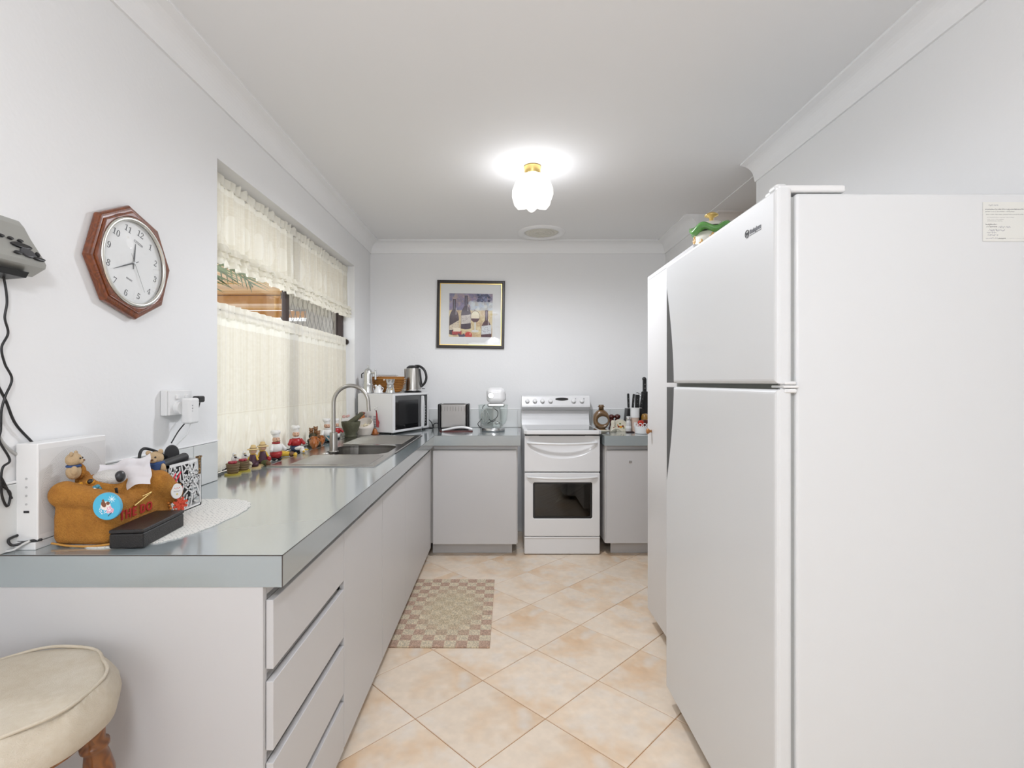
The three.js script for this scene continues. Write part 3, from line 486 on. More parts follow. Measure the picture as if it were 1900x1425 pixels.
{
  const c = onZ(873.5, 583.5, 4.15), W = .556, p = thing('framed_picture', 'framed still life print of wine bottles and a glass', 'picture', [c[0], c[1], ZB + .001]); p.rotation.z = -.014;
  const fr = (o, i, d, bv) => T(extr([[-o, -o], [o, -o], [o, o], [-o, o]], d, bv, [[[-i, -i], [i, -i], [i, i], [-i, i]]], 3), 0, 0, bv);
  obj('frame', fr(W / 2, W / 2 - .024, .014, .005), std({ map: woodTex(0x2a1d15, 0x140d0a, [6, 6], 41), roughness: .35 }), p);
  obj('gold_slip', T(extr([[-.256, -.256], [.256, -.256], [.256, .256], [-.256, .256]], .008, .001, [[[-.248, -.248], [.248, -.248], [.248, .248], [-.248, .248]]]), 0, 0, .006), M.brass, p);
  obj('mount', T(extr([[-.252, -.252], [.252, -.252], [.252, .252], [-.252, .252]], .004, 0, [[[-.178, -.185], [.178, -.185], [.178, .172], [-.178, .172]]]), 0, 0, .006), solid(lin(.72, .73, .72), .8), p);
  const art = canvasTex(512, 512, (k, w, h) => {
    const g = (x, y, r, col) => { k.fillStyle = col; k.beginPath(); k.ellipse(x, y, r, r * .8, rnd() * 3, 0, 7); k.fill(); };
    k.fillStyle = '#9d93a4'; k.fillRect(0, 0, w, h);
    for (let i = 0; i < 420; i++) { const x = rnd() * w, y = rnd() * 230; g(x, y, 10 + rnd() * 26, ['#7b7396', '#8d7ba3', '#a98e92', '#6e6a84', '#b39a86', '#837f9e', '#5d6078'][Math.floor(rnd() * 7)] + '66'); }
    for (let i = 0; i < 160; i++) g(250 + rnd() * 260, 110 + rnd() * 90, 10 + rnd() * 26, ['#c9d3dc', '#aebfd3', '#d8dcd8', '#b9b6b0'][Math.floor(rnd() * 4)] + '77');
    for (let i = 0; i < 60; i++) g(330 + rnd() * 140, 10 + rnd() * 80, 10 + rnd() * 8, ['#39405f', '#4c5676', '#7d86a6', '#2d3350'][Math.floor(rnd() * 4)] + 'cc');
    k.fillStyle = '#d2c195'; k.fillRect(0, 200, w, 312); for (let i = 0; i < 260; i++) g(rnd() * w, 210 + rnd() * 300, 10 + rnd() * 28, ['#d9cd9a', '#c8a878', '#b99a72', '#e2d8b4', '#a7866a'][Math.floor(rnd() * 5)] + '66');
    const bottle = (x, top, bw, bot, col, lab) => { k.fillStyle = col; k.beginPath(); const n = bw * .3; k.moveTo(x - n, top); k.lineTo(x + n, top); k.lineTo(x + n, top + 120); k.quadraticCurveTo(x + bw, top + 170, x + bw, top + 230); k.lineTo(x + bw, bot); k.quadraticCurveTo(x, bot + 22, x - bw, bot); k.lineTo(x - bw, top + 230); k.quadraticCurveTo(x - bw, top + 170, x - n, top + 120); k.fill(); k.fillStyle = 'rgba(160,175,200,.5)'; k.fillRect(x - n * .4, top + 8, n * .7, 110); k.fillStyle = 'rgba(255,255,255,.55)'; k.fillRect(x + bw * .3, top + 100, 9, 80); k.fillStyle = lab; k.beginPath(); k.moveTo(x - bw + 3, lab === '#d3c6ae' ? bot - 100 : bot - 150); k.lineTo(x + bw - 1, bot - 165); k.lineTo(x + bw - 1, bot - 62); k.lineTo(x - bw + 3, bot - 50); k.fill(); k.fillStyle = 'rgba(90,70,80,.35)'; for (let i = 0; i < 22; i++) k.fillRect(x - bw + 8 + rnd() * bw * 1.6, bot - 150 + rnd() * 90, 12, 5); };
    bottle(62, 70, 56, 480, '#3a2a36', '#d3c6ae'); bottle(200, 26, 58, 410, '#3b2c3d', '#c9c2bb'); bottle(440, 195, 60, 530, '#4a2630', '#ccd0d2');
    k.strokeStyle = '#6d5c50'; k.lineWidth = 5; k.fillStyle = 'rgba(235,230,205,.75)'; k.beginPath(); k.ellipse(308, 270, 52, 66, 0, 0, 7); k.fill(); k.stroke(); k.fillStyle = '#55303a'; k.beginPath(); k.ellipse(308, 292, 47, 44, 0, 0, Math.PI); k.fill(); k.fillStyle = '#d6d6cf'; k.fillRect(300, 335, 16, 90); k.beginPath(); k.ellipse(308, 440, 44, 16, 0, 0, 7); k.fill(); k.fillStyle = '#c0392f'; k.beginPath(); k.arc(232, 490, 42, 0, 7); k.fill(); k.fillStyle = '#e8b0a2'; k.fillRect(246, 462, 10, 22); k.fillStyle = '#a8393a'; k.fillRect(40, 440, 110, 44); k.fillStyle = '#e6dcc6'; k.fillRect(54, 404, 84, 44); k.fillStyle = '#4a3f52'; for (let i = 0; i < 8; i++) g(120 + i * 9, 480 + rnd() * 20, 14, '#4a3f55');
    k.strokeStyle = 'rgba(255,255,255,.10)'; for (let i = 0; i < 900; i++) { k.lineWidth = 2 + rnd() * 3; k.beginPath(); const x = rnd() * w, y = rnd() * h; k.moveTo(x, y); k.lineTo(x + (rnd() - .5) * 30, y + (rnd() - .5) * 30); k.stroke(); }
  });
  obj('print', T(new THREE.PlaneGeometry(.36, .36), 0, -.0065, .006), std({ map: art, roughness: .7 }), p, true);
  obj('pane', box(-.254, .254, -.254, .254, .0125, .014), M.glass, p);
}
{
  const c = onY(1004.5, 431, CEIL), v = thing('ceiling_vent', 'round white air vent in the ceiling past the lamp', 'vent', [c[0], CEIL, c[2]]);
  obj('rim', lathe([[.13, -.001], [.135, -.012], [.155, -.016], [.178, -.010], [.182, -.001], [.182, 0], [.13, 0]], 56), M.cornice, v);
  obj('disc', lathe([[0, -.008], [.11, -.008], [.125, -.004], [.128, 0]], 48), solid(lin(.72, .70, .63), .7), v);
  for (let k = 1; k < 5; k++) obj('ring', new THREE.TorusGeometry(.024 * k, .0025, 6, 40).rotateX(Math.PI / 2).translate(0, -.009, 0), solid(lin(.72, .70, .63), .7), v);
}
{
  const ys = .68, s = thing('bar_stool', 'round bar stool with beige vinyl cushion and turned wooden legs', 'stool', [-.898, 0, -.893], -.15);
  const vin = std({ color: lin(.58, .52, .42), roughness: .55, bumpMap: feltTex, bumpScale: .0006 });
  const vt = dataTex(256, (u, v) => lerp3(hex(0xd8d1c3), hex(0xc0b39d), Math.min(1, .15 + fbm(u, v, 5, 4, 91) * .6 + .35 * fbm(u, v, 40, 2, 92)))); vt.repeat.set(3, 3); vin.map = vt; vin.color = lin(1, 1, 1);
  const cush = lathe([[0, ys - .004], [.09, ys - .002], [.14, ys - .001], [.158, ys - .004], [.166, ys - .016], [.177, ys - .034], [.181, ys - .055], [.176, ys - .078], [.165, ys - .084], [0, ys - .084]], 64);
  { const p = cush.attributes.position; for (let i = 0; i < p.count; i++) { const x = p.getX(i), y = p.getY(i), z = p.getZ(i), r = Math.hypot(x, z), a = Math.atan2(z, x); if (r > .1 && y < ys - .012 && y > ys - .08) { const k = 1 + .007 * Math.sin(a * 11) + .006 * Math.sin(a * 5 + 2); p.setXYZ(i, x * k, y, z * k); } } cush.computeVertexNormals(); }
  obj('cushion', cush, vin, s);
  const pp = []; for (let k = 0; k < 60; k++) { const a = k / 60 * 6.283, r = .1595 + .004 * Math.sin(a * 3 + 1) + .0035 * Math.sin(a * 8); pp.push([Math.cos(a) * r, ys - .003 + .0022 * Math.sin(a * 6), Math.sin(a) * r]); }
  obj('piping', tube(pp, .0034, 160, 8, true), vin, s);
  const wd = phy({ map: woodTex(0x9a5f22, 0x6a3a12, [5, 5], 61), roughness: .32, clearcoat: .5, clearcoatRoughness: .2 });
  const legP = [[0, 0], [.014, 0], [.016, .1], [.02, .22], [.016, .26], [.021, .275], [.016, .29], [.019, .36], [.023, .42], [.0235, .425], [.019, .43], [.0245, .437], [.026, .46], [.022, .49], [.019, .505], [.0245, .512], [.0245, .52], [.019, .526], [.022, .55], [.024, .575], [.018, .60], [0, .60]];
  for (let k = 0; k < 4; k++) { const a = k * Math.PI / 2 + .62, g = lathe(legP, 20); g.scale(1, 1.02, 1).rotateZ(-.17).rotateY(-a).translate(Math.cos(a) * .205, .0, Math.sin(a) * .205); g.rotateY(0); const gg = g; obj('leg', (() => { const h = lathe(legP, 20).translate(0, -.6, 0).rotateZ(.13).translate(.128, .6, 0).rotateY(-a); return h; })(), wd, s); }
  for (let k = 0; k < 4; k++) { const a = k * Math.PI / 2 + .62, b = a + Math.PI / 2, r = .176; obj('stretcher', bar([Math.cos(a) * r, .25, Math.sin(a) * r], [Math.cos(b) * r, .25, Math.sin(b) * r], .009), wd, s); }
  obj('seat_board', cyl(.15, .15, .016, 0, ys - .1, 0, 32), wd, s);
}
// =====================  ON THE WINDOW WALL: CLOCK, PHONE, SOCKET, CABLES  =====================
const txtFont = await new FontLoader().loadAsync('fonts/droid/droid_sans_bold.typeface.json');
const serifFont = await new FontLoader().loadAsync('fonts/droid/droid_serif_regular.typeface.json');
{
  const y = 1.575, z = -1.462, c = thing('wall_clock', 'octagonal brown wooden wall clock with a white dial', 'clock', [WL, y, z]);
  c.scale.set(.76, .925, .925);
  const W = (g) => basis(g, [0, 0, -1], [0, 1, 0], [1, 0, 0]);    // x to the right along the wall, z out of the wall
  const tilt = -.31, oct = (r, off = 0) => [...Array(8)].map((_, i) => { const a = Math.PI / 8 + i * Math.PI / 4 + tilt + off; return [r * Math.cos(a), r * Math.sin(a)]; });
  const wd = phy({ map: woodTex(0x8a4519, 0x5c2a0c, [7, 7], 33), roughness: .3, clearcoat: .6, clearcoatRoughness: .15 });
  obj('case', [W(T(extr(oct(.176), .006, .012, [ell(.137, .137, 48)], 4), 0, 0, .012)), W(T(extr(oct(.158), .006, .005, [ell(.137, .137, 48)], 3), 0, 0, .026))], wd, c);
  obj('back_plate', W(extr(oct(.16), .008)), M.dark, c);
  obj('bezel', W(new THREE.TorusGeometry(.132, .006, 12, 72).translate(0, 0, .036)), std({ color: lin(.75, .74, .68), metalness: .9, roughness: .25 }), c);
  const dial = obj('dial', W(T(extr(ell(.131, .131, 64), .004), 0, 0, .022)), std({ color: lin(.78, .79, .78), roughness: .5 }), c);
  const num = []; for (let k = 1; k <= 12; k++) { const g = new TextGeometry(String(k), { font: serifFont, size: .0195, depth: .0006, curveSegments: 4 }); g.computeBoundingBox(); const b = g.boundingBox; g.translate(-(b.min.x + b.max.x) / 2, -(b.min.y + b.max.y) / 2, 0); const a = Math.PI / 2 - k * Math.PI / 6, r = .103; g.translate(r * Math.cos(a), r * Math.sin(a), 0).rotateZ(tilt).translate(0, 0, .0262); num.push(W(g)); }
  const ink = solid(lin(.10, .105, .11), .6); obj('numerals', num, ink, dial);
  const word = (s, size, yy) => { const g = new TextGeometry(s, { font: txtFont, size, depth: .0005, curveSegments: 3 }); g.computeBoundingBox(); return W(g.translate(-g.boundingBox.max.x / 2, yy, 0).rotateZ(tilt).translate(0, 0, .0262)); };
  obj('lettering', [word('CITIZEN', .0075, .066), word('QUARTZ', .005, -.06)], solid(lin(.25, .25, .26), .6), dial);
  const hand = (a, l, w, zz, m, t = .02) => obj('hand', W(T(extr([[-w * .4, -t], [w * .4, -t], [w, l * .25], [w * .25, l], [-w * .25, l], [-w, l * .25]], .001).rotateZ(a + tilt), 0, 0, zz)), m, c);
  hand(-(11.65 / 12) * 6.283, .062, .0026, .028, ink); hand(-(38.2 / 60) * 6.283, .092, .0022, .0295, ink); hand(-(22.5 / 60) * 6.283, .095, .0007, .031, M.midGrey, .03);
  obj('hub', W(T(cyl(.005, .004, .007, 0, 0, 0, 16), 0, 0, .027, Math.PI / 2)), M.alu, c);
  obj('pane', W(T(new THREE.SphereGeometry(.42, 48, 10, 0, 6.2832, 0, .315).rotateX(Math.PI / 2), 0, 0, .036 - .42 + .0205)), phy({ color: 0xffffff, roughness: .01, transmission: 1, thickness: 0, ior: 1.4 }), c);
}
{
  // answering phone on the wall: silver wedge
  const far = -1.135, near = -.90, p = thing('wall_phone', 'silver cordless phone base with black buttons fixed to the wall', 'phone', [WL, 0, 0]);
  const prof = [[0, 1.470], [.03, 1.466], [.060, 1.484], [.062, 1.493], [.052, 1.512], [.026, 1.552], [.012, 1.578], [0, 1.592]];
  obj('body', basis(extr(prof, far * -1 - .90, .004, [], 3), [1, 0, 0], [0, 1, 0], [0, 0, -1], [0, 0, near]), std({ color: lin(.42, .42, .39), metalness: .55, roughness: .38 }), p);
  obj('base_plate', basis(extr([[0, 1.455], [.045, 1.458], [.052, 1.470], [0, 1.474]], .20), [1, 0, 0], [0, 1, 0], [0, 0, -1], [0, 0, near - .006]), M.blackPlastic, p);
  // the sloping face: u along the wall (away from the camera), v up the slope
  const A = new THREE.Vector3(.0625, 1.494, 0), B = new THREE.Vector3(.0265, 1.552, 0), ev = B.clone().sub(A).normalize(), nn = new THREE.Vector3(ev.y, -ev.x, 0);
  const face = (g, u, v) => basis(g, [0, 0, -1], [ev.x, ev.y, 0], [nn.x, nn.y, 0], [A.x + ev.x * v + nn.x * .0005, A.y + ev.y * v + nn.y * .0005, -u]);
  const btn = (u, v, rx, ry, m = M.blackPlastic) => obj('button', face(extr(ell(rx, ry, 20), .003, .0012), u, v), m, p);
  btn(1.095, .036, .024, .007); btn(1.10, .019, .016, .012, std({ color: lin(.05, .05, .055), roughness: .3 })); btn(1.075, .013, .009, .004); btn(1.122, .009, .014, .004); btn(1.125, .022, .004, .006);
  for (const u of [1.058, 1.078, 1.1]) btn(u, .05, .0065, .0035);
  for (let i = 0; i < 3; i++) for (let j = 0; j < 3; j++) obj('key', face(T(rbox(-.006, .006, -.005, .005, 0, .004, .002), 0, 0, 0), 1.03 - i * .017, .022 + j * .014), M.whitePlastic, p);
  const cd = tag(obj('phone_cable', tube([[3, 503], [8, 520], [13, 560], [9, 590], [15, 618], [3, 645], [9, 675], [22, 703], [10, 735], [3, 760], [1, 800], [-2, 815], [18, 856], [6, 866], [2, 893], [5, 925], [14, 940], [19, 915], [4, 900], [1, 885], [22, 925]].map(([a, b]) => { const q = onX(a, b, WL + .012); return [WL + .012, q[1], q[2]]; }), .0024, 200, 6), M.blackPlastic), 'thin black phone cord hanging down the wall in kinks', 'cord');
  const c2 = tag(obj('wall_cable', tube([[-6, 712], [10, 742], [28, 785], [60, 821]].map(([a, b]) => { const q = onX(a, b, WL + .008); return [WL + .008, q[1], q[2]]; }), .0028, 60, 6), M.blackPlastic), 'black cord running down the wall behind the router top', 'cord');
  tag(obj('wall_cable', tube([[-6, 800], [6, 822], [26, 840], [60, 858]].map(([a, b]) => { const q = onX(a, b, WL + .006); return [WL + .006, q[1], q[2]]; }), .0030, 40, 6), solid(lin(.45, .45, .43), .5)), 'grey cord looping behind the router', 'cord');
}
{
  const a = onX(294, 737, WL), b = onX(343, 783, WL), zc = (a[2] + b[2]) / 2, yc = 1.163;
  const s = thing('power_outlet', 'white double wall socket with a plugged-in adapter block', 'socket', [WL, yc, zc]);
  obj('mount_block', rbox(0, .022, -.041, .041, -.06, .06, .004), M.whitePlastic, s); obj('face_plate', rbox(.022, .030, -.040, .040, -.058, .058, .003), M.whitePlastic, s);
  for (const z of [-.025, .022]) obj('switch', rbox(.029, .036, .012, .026, z - .007, z + .007, .002), M.whitePlastic, s);
  const ad = thing('plug_adapter', 'white plug-in phone adapter hanging in the wall socket', 'adapter', [WL + .030, yc - .022, zc + .0]);
  obj('plug', T(cyl(.021, .021, .016, 0, 0, 0), 0, .005, .022, 0, 0, -Math.PI / 2), M.whitePlastic, ad);
  obj('case', rbox(.014, .046, -.047, .037, -.026, .026, .008, 3), M.whitePlastic, ad);
  for (const k of [0, 1, 2]) obj('marking', rbox(.0455, .0465, .010 - k * .009, .015 - k * .009, .012, .017, .001), k < 2 ? M.midGrey : std({ color: lin(.6, .6, .6), roughness: .5 }), ad);
  tag(obj('adapter_cable', tube([[WL + .06, yc - .07, zc], [WL + .055, yc - .10, zc + .005], [WL + .02, yc - .15, zc + .02], [WL + .015, yc - .22, zc + .03]], .0018, 30, 6), M.whitePlastic), 'thin white cord dropping from the wall adapter', 'cord');
  const bp = thing('black_plug', 'black plug stuck in the side of the white adapter', 'plug', [WL + .052, 1.172, zc - .048]);
  obj('case', rbox(-.012, .012, -.011, .011, -.030, .008, .006, 3), M.blackPlastic, bp); obj('cord', tube([[0, -.011, -.018], [-.002, -.03, -.012], [-.01, -.06, .02], [-.016, -.10, .07], [-.014, -.135, .11]], .0021, 40, 6), M.blackPlastic, bp);
}
// =====================  ON THE BENCH END: ROUTER, PLUSH DOG, BASKET, DOILY  =====================
{
  const r = thing('router', 'tall white modem router with a dotted side, standing by the wall', 'router', [0, CT, 0]);
  const dots = canvasTex(512, 512, (c) => { c.fillStyle = '#dcdcdb'; c.fillRect(0, 0, 512, 512); c.fillStyle = '#b4b4b2'; for (let k = 4; k < 33; k++) { const n = Math.floor(k * 5.2); for (let i = 0; i < n; i++) { const a = i / n * 6.283 + k * .1; c.beginPath(); c.arc(256 + Math.cos(a) * k * 7.6, 256 + Math.sin(a) * k * 7.6, 2.1, 0, 7); c.fill(); } } });
  obj('case', [rbox(-1.084, -1.034, .018, .236, -1.124, -1.318, .003)], M.whitePlastic, r);
  obj('stand', [rbox(-1.084, -1.036, 0, .017, -1.120, -1.32, .002)], M.whitePlastic, r); obj('gap', box(-1.082, -1.037, .0165, .019, -1.126, -1.3), M.blackPlastic, r);
  obj('dotted_panel', T(new THREE.PlaneGeometry(.186, .19), -1.0337, .127, -1.221, 0, Math.PI / 2), std({ map: dots, roughness: .4 }), r, true);
  for (let k = 0; k < 4; k++) obj('indicator', T(cyl(.0024, .0024, .001, 0, 0, 0, 12), -1.059, .158 - k * .019, -1.1235, Math.PI / 2), solid(lin(.5, .5, .5), .5), r);
  obj('usb_port', box(-1.065, -1.053, .0815, .0865, -1.1245, -1.1232), M.blackPlastic, r);
  tag(obj('data_cable', tube([[-1.10 + .02, .89, -1.14], [-1.076, .885, -1.10], [-1.07, .874, -1.102], [-1.05, .877, -1.12], [-1.03, .878, -1.13]].map(([x, y, z]) => [Math.max(x, WL + .004), y, z]), .003, 40, 6), M.blackPlastic), 'black cable bent round the router stand', 'cord');
  tag(obj('data_cable', tube([[-1.084, CT + .004, -1.1], [-1.07, CT + .006, -1.105], [-1.055, CT + .016, -1.112], [-1.045, CT + .022, -1.118]], .0028, 40, 6), solid(lin(.62, .62, .6), .5)), 'pale grey cable over the router stand', 'cord');
}
{
  // doily
  const pts = []; const N = 220; for (let i = 0; i < N; i++) { const a = i / N * 6.2832, ca = Math.cos(a), sa = Math.sin(a), e = 2 / 2.7, k = 1 + .022 * Math.abs(Math.sin(a * 13)); pts.push([.158 * Math.sign(ca) * Math.pow(Math.abs(ca), e) * k, .232 * Math.sign(sa) * Math.pow(Math.abs(sa), e) * k]); }
  const dt = dataTex(512, (u, v) => { const x = u - .5, y = v - .5, r = Math.hypot(x, y), a = Math.atan2(y, x); const h = Math.sin(x * 150) * Math.sin(y * 150) * (.6 + .4 * Math.sin(r * 90)); const n = fbm(u, v, 64, 2, 12); return lerp3([.93, .925, .90], [.60, .61, .60], h > .55 ? .9 : n * .18); }); dt.repeat.set(4, 4);
  const d = obj('doily', basis(extr(pts, .0018, .0004, [], 1), [1, 0, 0], [0, 0, -1], [0, 1, 0]), std({ map: dt, roughness: .95, bumpMap: feltTex, bumpScale: .0008 })); d.position.set(-.903, CT + .0004, -1.368); d.rotation.y = -.05;
  tag(d, 'white crocheted doily with scalloped edge under the plush dog', 'doily');
}
const DT = CT + .0024;   // top of the doily
{
  // plush dog tissue cover, one soft body
  const tan = std({ color: lin(.46, .22, .045), roughness: .95, bumpMap: feltTex, bumpScale: .002 });
  const tt = dataTex(256, (u, v) => lerp3(hex(0xc48a3a), hex(0x9f6826), Math.min(1, fbm(u, v, 8, 3, 17) * .7 + .5 * fbm(u, v, 64, 2, 18)))); tt.repeat.set(5, 5); tan.map = tt; tan.color = lin(1, 1, 1);
  const g = thing('plush_dog', 'tan plush dog tissue box cover with red stitched letters', 'tissue box', [-.953, DT, -1.250]);
  const cap = (p, a, b, ra, rb) => { const ab = b.map((v, i) => v - a[i]), ap = p.map((v, i) => v - a[i]), L = ab[0] ** 2 + ab[1] ** 2 + ab[2] ** 2, t = Math.max(0, Math.min(1, (ap[0] * ab[0] + ap[1] * ab[1] + ap[2] * ab[2]) / L)); return Math.hypot(ap[0] - ab[0] * t, ap[1] - ab[1] * t, ap[2] - ab[2] * t) - (ra + (rb - ra) * t); };
  const rbx = (p, c, h, r) => { const q = p.map((v, i) => Math.abs(v - c[i]) - h[i] + r); return Math.hypot(...q.map((v) => Math.max(v, 0))) + Math.min(Math.max(...q), 0) - r; };
  const el = (p, c, r) => { const q = p.map((v, i) => (v - c[i]) / r[i]), k = Math.hypot(...q); return (k - 1) * Math.min(...r); };
  const smin = (a, b, k) => { const h = Math.max(0, Math.min(1, .5 + .5 * (b - a) / k)); return b + (a - b) * h - k * h * (1 - h); };
  const field = (p) => {
    let d = rbx(p, [0, .052, 0], [.068 - .006 * Math.max(0, p[1] - .06) / .05, .052, .112], .02) + .0018 * Math.sin(p[0] * 70 + p[1] * 40) * Math.sin(p[2] * 50 + 1);   // the box under the cloth
    d = smin(d, el(p, [.004, .105, -.045], [.062, .05, .070]), .016);         // back
    d = smin(d, el(p, [-.01, .112, .035], [.052, .040, .044]), .010);          // head
    d = Math.min(smin(d, cap(p, [-.050, .113, .092], [.062, .098, .100], .030, .021), .004), d + .03);   // folded front leg
    d = smin(d, cap(p, [.06, .112, -.06], [.066, .075, -.105], .030, .026), .008);    // other leg
    d = smin(d, el(p, [-.055, .135, .035], [.012, .024, .02]), .006);          // ear
    return d;
  };
  const surf = (f, c, s, res) => { const mc = new MarchingCubes(res, new THREE.MeshBasicMaterial(), false, false, 400000); mc.isolation = 0; for (let k = 0; k < res; k++) for (let j = 0; j < res; j++) for (let i = 0; i < res; i++) { const p = [c[0] + (i - res / 2) / (res / 2) * s, c[1] + (j - res / 2) / (res / 2) * s, c[2] + (k - res / 2) / (res / 2) * s]; mc.field[i + j * res + k * res * res] = -f(p); } mc.update(); const n = mc.count, b = new THREE.BufferGeometry(); b.setAttribute('position', new THREE.BufferAttribute(mc.positionArray.slice(0, n * 3), 3)); b.setAttribute('normal', new THREE.BufferAttribute(mc.normalArray.slice(0, n * 3), 3)); return b.scale(s, s, s).translate(...c); };
  obj('body', surf(field, [0, .085, 0], .150, 76), tan, g);
  const wh = std({ color: lin(.62, .60, .57), roughness: .95, bumpMap: feltTex, bumpScale: .002 });
  obj('muzzle', [sph(.030, .012, .142, .040, 1.25, .62, .9)], wh, g); obj('nose', [sph(.0125, .042, .146, .046, .8, 1.1, 1)], solid(lin(.03, .03, .032), .35), g);
  const eye = obj('eye', sph(.0065, -.006, .139, .074), solid(lin(.02, .015, .012), .15), g); obj('eyelid', sph(.0085, -.008, .137, .0715, 1.2, .8, .9), solid(lin(.60, .28, .03), .8), eye);
  obj('ear', [T(extr([[0, 0], [.024, .010], [.030, -.004], [.012, -.012]], .004, .0015), -.052, .128, .071)], solid(lin(.68, .33, .03), .9), g); obj('ear', [sph(.016, -.05, .160, .055, 1.1, 1.2, .6)], tan, g);
  obj('mouth', [T(new THREE.TorusGeometry(.022, .003, 6, 24, 2.2), .028, .118, .058, .3, .3, -1.9)], M.dark, g); obj('cheek_patch', sph(.012, .022, .116, .090, 1.2, .8, .6), wh, g);
  obj('seam', tube([[-.066, .006, .108], [-.02, .002, .114], [.03, .001, .1135], [.066, .004, .108]], .0025, 30, 6), solid(lin(.55, .27, .06), .9), g);
  // lettering stitched on the side that faces the bench
  const tx = new TextGeometry('THE DO', { font: txtFont, size: .0215, depth: .0016, curveSegments: 3 }); tx.scale(1.05, 1, 1);
  obj('stitched_lettering', basis(tx, [0, .0, -1], [0, 1, 0], [1, 0, 0], [.0690, .050, .086]), solid(lin(.42, .02, .015), .8), g);
  // tissue
  const ts = new THREE.PlaneGeometry(.085, .075, 16, 12); { const p = ts.attributes.position; for (let i = 0; i < p.count; i++) { const x = p.getX(i), y = p.getY(i); p.setZ(i, .006 * Math.sin(x * 130 + y * 40) + .004 * Math.sin(y * 160) + .25 * x * x); } ts.computeVertexNormals(); }
  ts.scale(1.28, 1.2, 1.2).rotateX(-.75).rotateZ(.22).rotateY(.35).translate(.022, .143, .004);
  tag(obj('paper_tissue', ts, phy({ color: lin(.82, .80, .82), roughness: .9, transmission: .25, thickness: 0, side: THREE.DoubleSide })), 'white paper tissue pulled from the plush dog', 'tissue').position.set(-.953, DT, -1.250);
  // trinkets on the dog
  const bear = (pos, turn, label, scarf) => {
    const b = thing('toy_bear', label, 'toy bear', pos, turn), fur = std({ color: lin(.50, .36, .21), roughness: .9, bumpMap: feltTex, bumpScale: .001 });
    obj('body', [sph(.017, 0, .012, 0, 1, 1.1, .85), sph(.0165, 0, .040, 0, 1.05, .95, .95), sph(.008, 0, .036, .013, 1, .8, .9), sph(.0058, -.013, .054, 0, 1, 1, .6), sph(.0058, .013, .054, 0, 1, 1, .6), sph(.008, -.015, .016, .006, .8, 1.3, .9), sph(.008, .015, .016, .006, .8, 1.3, .9)], fur, b);
    for (const s of [-1, 1]) obj('eye', sph(.0022, s * .0058, .043, .0145), M.blackGlass, b); obj('nose', sph(.0028, 0, .038, .0200, 1.2, .8, .7), solid(lin(.16, .07, .03), .4), b);
    obj('scarf', scarf ? [new THREE.TorusGeometry(.013, .0055, 8, 24).rotateX(Math.PI / 2).translate(0, .026, 0), T(extr([[-.014, 0], [.014, 0], [.006, -.024], [-.008, -.02]], .003, .001), .002, .026, .013)] : [new THREE.TorusGeometry(.012, .003, 8, 24).rotateX(Math.PI / 2).translate(0, .025, 0)], solid(lin(.03, .07, .20), .8), b);
    return b;
  };
  bear([-1.0, DT + .150, -1.178], 1.95, 'small brown toy bear in profile on the dog\'s head', false);
  const b2 = bear([-.918, DT + .124, -1.345], .25, 'small brown toy bear with a blue scarf leaning on the dog', true); b2.rotation.z = .12; b2.scale.setScalar(1.12);
  // round badge
  const bg = canvasTex(256, 256, (c) => { c.fillStyle = '#4db4d6'; c.fillRect(0, 0, 256, 256); c.strokeStyle = '#e9f3f5'; c.lineWidth = 5; for (let i = 0; i < 8; i++) { const a = i * .785; c.beginPath(); c.moveTo(176, 56); c.lineTo(176 + 34 * Math.cos(a), 56 + 34 * Math.sin(a)); c.stroke(); } c.fillStyle = '#e8e2da'; c.beginPath(); c.ellipse(118, 120, 48, 42, -.4, 0, 7); c.fill(); c.fillStyle = '#7a4a33'; c.beginPath(); c.moveTo(78, 74); c.lineTo(96, 52); c.lineTo(112, 82); c.fill(); c.beginPath(); c.ellipse(100, 106, 22, 30, -.5, 0, 7); c.fill(); c.beginPath(); c.ellipse(140, 96, 18, 16, 0, 0, 7); c.fill(); c.fillStyle = '#e0a9b9'; for (let i = 0; i < 40; i++) { c.beginPath(); c.arc(130 + rnd() * 60, 130 + rnd() * 60, 8, 0, 7); c.fill(); } c.fillStyle = '#f3eef0'; for (let i = 0; i < 40; i++) { c.beginPath(); c.arc(60 + rnd() * 120, 140 + rnd() * 60, 4, 0, 7); c.fill(); } c.strokeStyle = '#30323a'; c.lineWidth = 7; c.beginPath(); c.moveTo(140, 222); c.lineTo(176, 186); c.stroke(); });
  const bp = onZ(202, 937, 1.131), bd = thing('round_badge', 'round light blue badge with a cat picture pinned on the plush dog', 'badge', [bp[0] + .006, bp[1], -1.122], .06);
  obj('disc', T(extr(ell(.0305, .0305, 40), .003, .002, [], 3), 0, 0, 0), solid(lin(.10, .38, .55), .3), bd); const bf = new THREE.CircleGeometry(.029, 40).translate(0, 0, .0055); obj('picture', bf, std({ map: bg, roughness: .25 }), bd, true);
  // gold pen clip
  const pn = thing('gold_pen', 'short gold pen clipped on the plush dog', 'pen', [-.882, DT + .086, -1.24]); obj('barrel', bar([0, -.012, .030], [0, .008, -.028], .0022, .0022, 10), M.brass, pn); obj('clip', bar([.004, .006, .008], [.004, .010, -.024], .001, .001, 6), M.brass, pn);
  // bead ornament: strands, flower, tag
  const o = thing('bead_charm', 'hanging charm of orange beads, red flower and white oval tag', 'charm', [-.878, DT, -1.345]);
  const bm = [lin(.55, .20, .03), lin(.60, .03, .02), lin(.65, .12, .25)].map((c) => solid(c, .3));
  for (let s = 0; s < 3; s++) for (let k = 0; k < 12; k++) obj('bead', sph(.0036, -.004 + s * .007 + .003 * Math.sin(k), .095 - k * .0074, .008 - s * .012 + .002 * Math.cos(k * 2), 1, .85, 1, 10), bm[(k + s * 2) % 5 === 0 ? 1 : 0], o);
